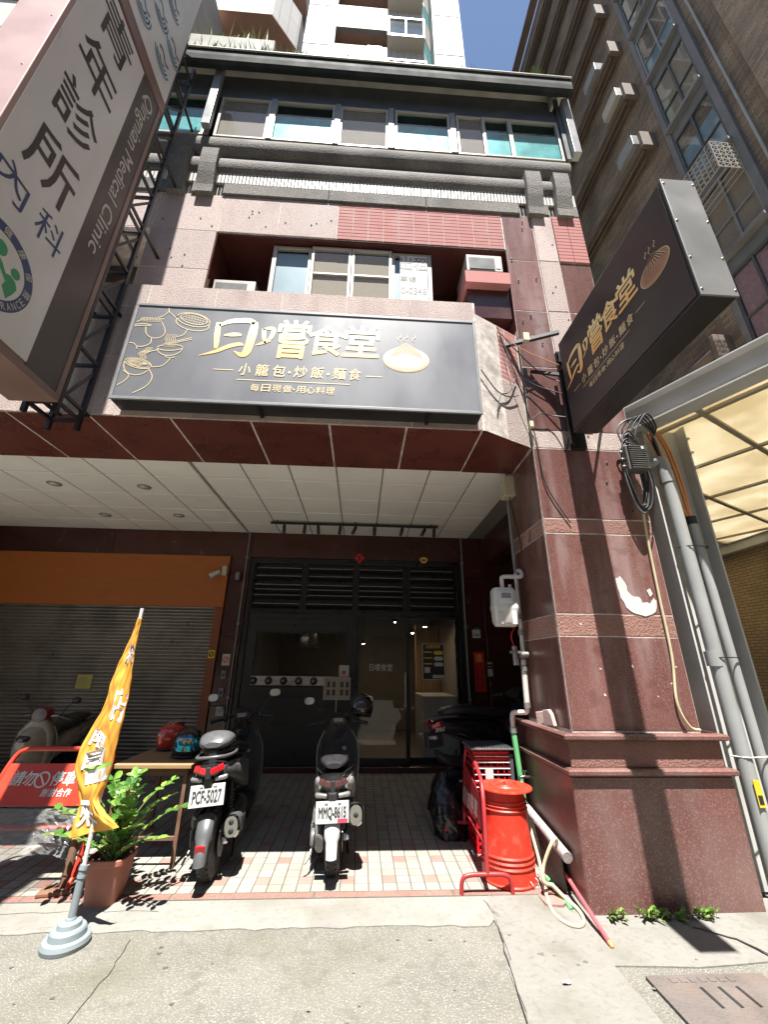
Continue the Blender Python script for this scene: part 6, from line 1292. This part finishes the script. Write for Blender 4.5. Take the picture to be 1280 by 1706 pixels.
for z, xl, xr, dp in rr:
    for j in range(cols):
        u = j/(cols-1); x = -1.728+xl+(xr+.014-xl)*u
        y = 3.325-.5*dp*sin(pi*u)-.35*dp*sin(2.2*pi*u+2.1*z)+(.012*sin(11*z+5*u))+.0035*sin(46*z+13*u+3*sin(7*u))+.0025*sin(38*u-21*z)
        zz = z+(.06*u if z < .66 else 0)*(.66-z)/.13
        vs_.append((x, y, zz))
nr = len(rr)
cl = B().add(vs_, [(i*cols+j, i*cols+j+1, (i+1)*cols+j+1, (i+1)*cols+j) for i in range(nr-1) for j in range(cols-1)], 0, True).build('cloth', 'flag_orange', fg, fix=False)
so_ = cl.modifiers.new('thick', 'SOLIDIFY'); so_.thickness = .003
def on_cloth(u, z):
    for i in range(nr-1):
        if rr[i][0] >= z >= rr[i+1][0]:
            t = (rr[i][0]-z)/(rr[i][0]-rr[i+1][0]+1e-9); j = min(int(u*(cols-1)), cols-2); f_ = u*(cols-1)-j
            g = lambda a, c: V(vs_[a*cols+c]); p = g(i, j).lerp(g(i, j+1), f_).lerp(g(i+1, j).lerp(g(i+1, j+1), f_), t); return p+V((0, -.006, 0))
    return V((-1.73, 3.3, z))
def cloth_text(s, u0, u1, z0, z1, bold=.05, m='flag_white', rot=0.):
    vs__, fs__, x0, x1, y0, y1 = glyphs(s, 0.); b = B(); kk = 0
    for q in [(0, 0)]+[(cos(i*pi/4)*bold*.6, sin(i*pi/4)*bold*.6) for i in range(8)]:
        kk += 1; o_ = []
        for v in vs__:
            a, c = (v.x+q[0]-x0)/(x1-x0), (v.y+q[1]-y0)/(y1-y0); o_.append(on_cloth(min(.99, max(.01, u0+(u1-u0)*a)), z0+(z1-z0)*c+rot*(a-.5))+V((0, -.0003*kk, 0)))
        b.add(o_, fs__)
    b.build('lettering', m, cl, fix=False)
cloth_text('來', .45, .98, 1.60, 1.74); cloth_text('店', .55, 1., 1.22, 1.42, rot=-.04); cloth_text('限', .16, .72, 1.045, 1.135, rot=-.05); cloth_text('圈', .20, .75, .935, 1.03, rot=.03); cloth_text('來', .12, .58, .585, .76)
b = B()
for (u0, u1, z0, z1, mi) in ((.30, .98, .825, .905, 0), (.25, .98, .905, .935, 1)):
    g_ = [[on_cloth(u0+(u1-u0)*i/8, z0+(z1-z0)*j/6+.03*(i/8)) for i in range(9)] for j in range(7)]
    b.add([p for r_ in g_ for p in r_], [(j*9+i, j*9+i+1, (j+1)*9+i+1, (j+1)*9+i) for j in range(6) for i in range(8)], mi)
b.build('printed_block', ['flag_white', 'flag_green'], cl, fix=False)
# ================================================================ right side clutter
bk = thing('red_bucket', 'upturned bright red plastic bucket with a round lid on top', 'bucket', (1.24, 3.95, .045))
by0 = .045
pr = [(.215, 0), (.218, .012), (.208, .02)]
for k in range(3): z = .10+.033*k; pr += [(.205-.035*z, z), (.213-.035*z, z+.012), (.205-.035*(z+.02), z+.024)]
pr += [(.19, .28), (.182, .40)]
for k in range(3): z = .47+.028*k; pr += [(.203-.05*z, z), (.213-.05*z, z+.010), (.203-.05*(z+.02), z+.020)]
pr += [(.168, .585), (.165, .60), (0, .60)]
B().lathe(pr, 72, (1.235, 3.95, by0), sm=False).build('body', 'bucket_red', bk)
B().lathe([(0, .604), (.20, .604), (.222, .610), (.222, .618), (.20, .624), (.125, .626), (.115, .636), (.098, .636), (.092, .626), (.065, .626), (.058, .634), (.035, .634), (.03, .626), (.014, .626), (.012, .65), (0, .652)], 72, (1.255, 3.945, by0), sm=False).build('lid', 'bucket_red', bk)
for k in range(3): a = radians(-60+k*22); B().tube(spline([(1.235+.208*cos(a), 3.95+.208*sin(a), .09), (1.235+.23*cos(a), 3.95+.23*sin(a), .075), (1.235+.225*cos(a+.12), 3.95+.225*sin(a+.12), .055)], 4), .003, 5).build('wire_tie', 'paper_white', bk)
rf = thing('red_stand', 'red tubular barrier stand seen edge on beside the bucket', 'barrier', (1.0, 4.1, .05))
def foot_(y, x0, x1, h): B().tube(spline([(x0, y, .0 if y < 3.8 else fz(y)), (x0+.005, y, h*.75), (x0+.05, y, h), ((x0+x1)/2, y, h+.005), (x1-.05, y, h), (x1-.005, y, h*.75), (x1, y, .0 if y < 3.8 else fz(y))], 5), .016, 8).build('foot', 'frame_red', rf)
foot_(3.72, .80, 1.18, .15); foot_(4.62, .86, 1.20, .20)
B().tube(spline([(1.0, 3.72, .155), (1.015, 3.76, .45), (1.03, 3.82, .64), (1.05, 3.95, .735), (1.08, 4.3, .82), (1.095, 4.5, .86), (1.085, 4.6, .75), (1.05, 4.62, .2)], 6), .017, 8).build('frame', 'frame_red', rf)
pn = B().add([(1.012, 3.80, .38), (1.045, 4.58, .38), (1.07, 4.56, .72), (1.03, 3.86, .60)], [(0, 1, 2, 3)]).build('panel', 'frame_red', rf, fix=False); so_ = pn.modifiers.new('t', 'SOLIDIFY'); so_.thickness = .006
B().bar((1.0, 3.76, .33), (1.04, 4.6, .33), .018).build('cross_bar', 'frame_red', rf)
b = B(); text(b, '請勿停車', (.1, .62, .06, .2), (V((1.007, 3.82, .36)), EY, (V((.018, .03, .25))).normalized(), V((-1, 0, .1)).normalized()), .03, .004)
M2 = b.v; b.v = [(x, 2*4.2-y, z) for x, y, z in M2]; b.build('lettering', 'faded_print', rf, fix=False)
# crates and wire tray
def crate(loc, label, w_=.36, d=.30, h=.26, m='crate_red'):
    x, y, z = loc; c = thing('crate', label, 'crate', loc, 'stacked crates')
    for a in ((x, x+.02, y, y+.02), (x+w_-.02, x+w_, y, y+.02), (x, x+.02, y+d-.02, y+d), (x+w_-.02, x+w_, y+d-.02, y+d)): B().box(a[0], a[1], a[2], a[3], z, z+h).build('corner_post', m, c)
    for zz in (z, z+h*.24, z+h*.48, z+h*.72, z+h-.03):
        t = .03 if zz in (z, z+h-.03) else .018
        B().box(x+.02, x+w_-.02, y, y+.012, zz, zz+t).build('slat', m, c); B().box(x+.02, x+w_-.02, y+d-.012, y+d, zz, zz+t).build('slat', m, c); B().box(x, x+.012, y+.02, y+d-.02, zz, zz+t).build('slat', m, c); B().box(x+w_-.012, x+w_, y+.02, y+d-.02, zz, zz+t).build('slat', m, c)
    for k in range(1, 6): B().box(x+w_*k/6-.006, x+w_*k/6+.006, y+.001, y+.011, z+.03, z+h-.03).build('slat', m, c)
    B().box(x+.012, x+w_-.012, y+.012, y+d-.012, z, z+.012).build('bottom', m, c)
    return c
for k, lb in enumerate(('bottom red plastic crate of the stack behind the bucket', 'middle red plastic crate of the stack behind the bucket', 'top red plastic crate of the stack behind the bucket')): crate((1.09, 4.34, fz(4.4)+.265*k), lb)
o = thing('wire_basket', 'grey wire basket frame leaning over the red crates', 'basket', (1.28, 4.3, .55))
for z in (.56, .61, .66, .71, .76, .81): B().tube([(1.10, 4.325, z), (1.46, 4.32, z)], .006, 6).build('wire', 'aluminium', o)
B().box(1.44, 1.475, 4.31, 4.36, .50, .83).build('side_post', 'dark_frame', o, .004)
b = B().box(1.07, 1.475, 4.28, 4.66, .868, .885).build('tray_rim', 'silver_part', o, .004)
for k in range(14): B().box(1.085+k*.028, 1.093+k*.028, 4.27, 4.67, .886, .894).build('tray_bar', 'dark_frame', o)
B().box(1.20, 1.275, 4.308, 4.312, .63, .71).build('label_tag', 'paper_white', o)
# black bag
bg_ = thing('garbage_bag', 'shiny black garbage bag slumped beside the red stand', 'garbage bag', (.98, 4.72, fz(4.7)))
rs = []; rg = random.Random(5)
for k in range(17):
    t = k/16; z = fz(4.7)+.52*t; r_ = .17*(1-.25*(t-.25)**2*4)*(1 if t < .75 else 1-(t-.75)*2.6); r_ = max(r_, .03); ring = []
    for j in range(36):
        a = 2*pi*j/36; cr_ = 1+.09*sin(5*a+3*t*4)+.06*sin(11*a-7*t)+rg.uniform(-.05, .05); ring.append(V((.95-.06*t+r_*1.0*cr_*cos(a), 4.72+.08*t+r_*.85*cr_*sin(a), z)))
    rs.append(ring)
B().rings(rs).build('bag', 'bag_black', bg_)
# rolled mat, hose, slab, pole
o = thing('rolled_mat', 'grey rubber mat hung over a pole against the plinth', 'mat', (1.57, 3.95, .05))
B().tube([(1.57, 4.36, .40), (1.585, 3.62, .285)], .038, 14).build('roll', 'mat_roll', o)
b = B(); n1 = 12
L0 = [V((1.53+.005*i, 4.34-.055*i, .41-.0085*i)) for i in range(n1)]
b.add(L0+[p+V((-.005+.004*(i % 2), -.03, -.18)) for i, p in enumerate(L0)]+[V((p.x+.0+.006*(i % 2), p.y-.04, .05)) for i, p in enumerate(L0)], [(r_*n1+i, r_*n1+i+1, (r_+1)*n1+i+1, (r_+1)*n1+i) for r_ in range(2) for i in range(n1-1)]); mt = b.build('hanging_sheet', 'mat_grey', o, fix=False); so_ = mt.modifiers.new('t', 'SOLIDIFY'); so_.thickness = .012
o = thing('garden_hose', 'beige garden hose looping down from the tap onto the pavement', 'hose', (1.45, 3.6, .02))
B().tube(spline([(1.50, 4.22, .62), (1.46, 4.1, .55), (1.44, 3.96, .40), (1.45, 3.85, .2), (1.43, 3.75, .1), (1.41, 3.66, .05), (1.39, 3.52, .02), (1.42, 3.40, .018), (1.49, 3.36, .018), (1.555, 3.42, .02), (1.57, 3.53, .03), (1.52, 3.63, .06), (1.47, 3.68, .10), (1.40, 3.66, .13), (1.42, 3.68, .22), (1.49, 3.66, .36), (1.545, 3.70, .375), (1.56, 3.74, .30)], 8), .0125, 8).build('hose', 'hose_beige', o)
B().tube(spline([(1.48, 3.80, .10), (1.50, 3.72, .07), (1.53, 3.62, .04), (1.53, 3.54, .02)], 6), .016, 8).build('green_hose', 'hose_green', o)
o = B(); o.prism([(-.07, -.075), (.045, -.095), (.085, -.06), (.06, .07), (-.03, .10), (-.08, .03)], (V((1.44, 3.66, .012)), EX, EY, EZ), .03); o.build('stone_slab', 'stone_slab', None, .006, label='broken brown stone slab lying inside the hose loop', cat='stone')
o = thing('red_pole', 'faded red pole lying on the pavement along the plinth', 'pole', (1.59, 3.45, .0)); B().tube([(1.60, 3.78, .16), (1.59, 3.18, .022)], .014, 10).build('pole', 'pole_red', o); B().tube([(1.59, 3.18, .022), (1.589, 3.145, .015)], [.015, .009], 10).build('tip', 'pvc_orange', o)
# manhole cover
mc = thing('drain_cover', 'rusty rectangular iron drain cover with three slots in the pavement', 'drain cover', (1.95, 2.7, .01))
cv = B().box(1.63, 2.3, 2.34, 2.91, .0, .016).build('plate', 'iron_cover', mc, .003)
for k in range(3): B().bar((1.87+k*.10, 2.81, .017), (1.875+k*.10, 2.67, .017), .017, .003).build('slot', 'ink_black', cv)
for k in range(7):     # worn, unreadable raised marks
    x = 1.74+k*.055; B().box(x, x+.034, 2.848, 2.885, .016, .0195).build('worn_mark', 'iron_cover', cv, .002)
o = B().box(-2.45, -2.02, 2.55, 2.93, .0, .012).build('cover_plate', 'iron_cover', None, .003, label='dark metal cover plate at the left edge of the pavement', cat='drain cover')
# weeds at the plinth foot
for k, (x, y, n_, s_, lb) in enumerate(((1.78, 3.42, 12, .075, 'small weed clump at the left corner of the plinth foot'), (2.02, 3.43, 26, .10, 'bushy weed clump in the sign shadow at the plinth foot'), (2.2, 3.42, 9, .085, 'broad leaved weed just right of the sign shadow'), (2.40, 3.42, 22, .09, 'feathery weed clump near the right end of the plinth'))):
    b = B()
    for i in range(n_):
        a = random.uniform(-.3, pi+.3); r_ = random.uniform(.3, 1)*s_; h_ = random.uniform(.3, 1)*s_; xx, yy = x+random.gauss(0, .03 if n_ < 20 else .06), y+random.uniform(-.02, .03)
        wl_ = random.uniform(.25, .42)*s_*(1.2 if n_ < 20 else .6); d = V((cos(a), -abs(sin(a)), 0)); u_ = V((-d.y, d.x, 0)); c0 = V((xx, yy, .012))
        b.add([c0, c0+d*r_*.35+EZ*h_*.6+u_*wl_*.5, c0+d*r_*.8+EZ*h_*.9+u_*wl_*.35, c0+d*r_*1.1+EZ*h_*.75, c0+d*r_*.8+EZ*h_*.85-u_*wl_*.35, c0+d*r_*.35+EZ*h_*.55-u_*wl_*.5], [(0, 1, 2, 3, 4, 5)], random.choice((0, 0, 1)))
    t_ = thing('weed', lb, 'weed', (x, y, .01), 'weeds along the plinth'); b.build('leaves', ['weed_green', 'leaf_b'], t_, fix=False)
# litter
for x, y, r_, lb in ((1.17, 2.88, .035, 'dark crumpled leaf on the pale concrete'), (-2.2, 3.6, .04, 'grey dried stain of litter left of the flag base'), (-.2, 2.75, .012, 'tiny dark pebble in the middle of the pavement')):
    b = B(); b.add([(x+r_*random.uniform(.6, 1.2)*cos(t), y+.6*r_*random.uniform(.6, 1.2)*sin(t), .008+random.uniform(.002, .012)) for t in [2*pi*i/9 for i in range(9)]]+[(x, y, .02)], [(i, (i+1) % 9, 9) for i in range(9)]); b.build('litter', 'ink_grey', None, fix=False, label=lb, cat='litter')
# ================================================================ wear on the facade: drilled anchor holes and pale scars
ah = B().lathe([(0, -.004), (.009, -.003), (.009, .006)], 7, (0, 0, 0), 'y').mesh('anchor_hole'); ah.materials.append(MAT['ink_black'])
rg = random.Random(3)
for k in range(26):
    x, z = rg.uniform(1.76, 2.76), rg.uniform(2.6, 7.2)
    inst('anchor_hole', ah, pil, (x, 3.556 if z < 3.9 else 3.546, z), (0, 0, 0), (1, 1, rg.uniform(1, 2.2)))
for k in range(12):
    x = rg.uniform(-2.7, -.5); inst('anchor_hole', ah, w2, (x, 3.557, rg.uniform(6.68, 7.25)), (0, 0, 0), (1, 1, rg.uniform(1, 2.2)))
for k in range(5):
    x = rg.uniform(-2.7, -1.98); inst('anchor_hole', ah, w2, (x, 3.557, rg.uniform(5.5, 6.6)), (0, 0, 0), (1, 1, rg.uniform(1, 2.2)))
def scar(par, x, z, r, y, m='mortar'):
    n_ = 11; B().add([(x+r*rg.uniform(.35, 1)*cos(2*pi*i/n_)*1.2, y-.0012, z+r*rg.uniform(.35, 1)*sin(2*pi*i/n_)) for i in range(n_)], [tuple(range(n_))]).build('plaster_scar', m, par, fix=False)
for k in range(14): scar(pil, rg.uniform(1.78, 2.75), rg.choice((rg.uniform(4.1, 6.3), rg.uniform(1.3, 2.0))), rg.uniform(.008, .022), YF)

# neighbouring block beyond the left edge
nb = thing('neighbour_building', 'dark windowed building corner beyond the clinic sign at upper left', 'building', (-11, 9, 0))
B().box(-16, -6.45, 4.6, 14, 0, 26).build('wall', 'opp_wall', nb)
for k in range(8):
    for x in (-9.2, -12.2):
        w_ = B().box(x, x+2.2, 4.55, 4.6, 3.2+2.9*k, 4.9+2.9*k).build('window', 'dark_frame', nb); B().box(x+.1, x+2.1, 4.53, 4.55, 3.3+2.9*k, 4.8+2.9*k).build('pane', 'visor_dark', w_)

# gum spots, drips and worn stains on the pavement
mat('stain_dark', (.075, .07, .058), .9, .3, 20); mat('stain_mid', (.115, .11, .092), .9, .3, 12)
def stain(x, y, r, m, z, sq=.7):
    n_ = 16; ph = rg.uniform(0, 6); B().add([(x+r*(1+.22*sin(3*t+ph)+.15*sin(5*t+2*ph)+rg.uniform(-.08, .08))*cos(t), y+sq*r*(1+.22*sin(3*t+ph)+.15*sin(5*t+2*ph)+rg.uniform(-.08, .08))*sin(t), z) for t in [2*pi*i/n_ for i in range(n_)]], [tuple(range(n_))]).build('stain', m, road, fix=False)
for k in range(34): stain(rg.uniform(-2.6, .85), rg.uniform(2.2, 3.4), rg.uniform(.006, .016), 'stain_dark', .0005)
for k in range(16): stain(rg.uniform(1.0, 2.2), rg.uniform(2.3, 3.35), rg.uniform(.006, .02), 'stain_mid', .0085)
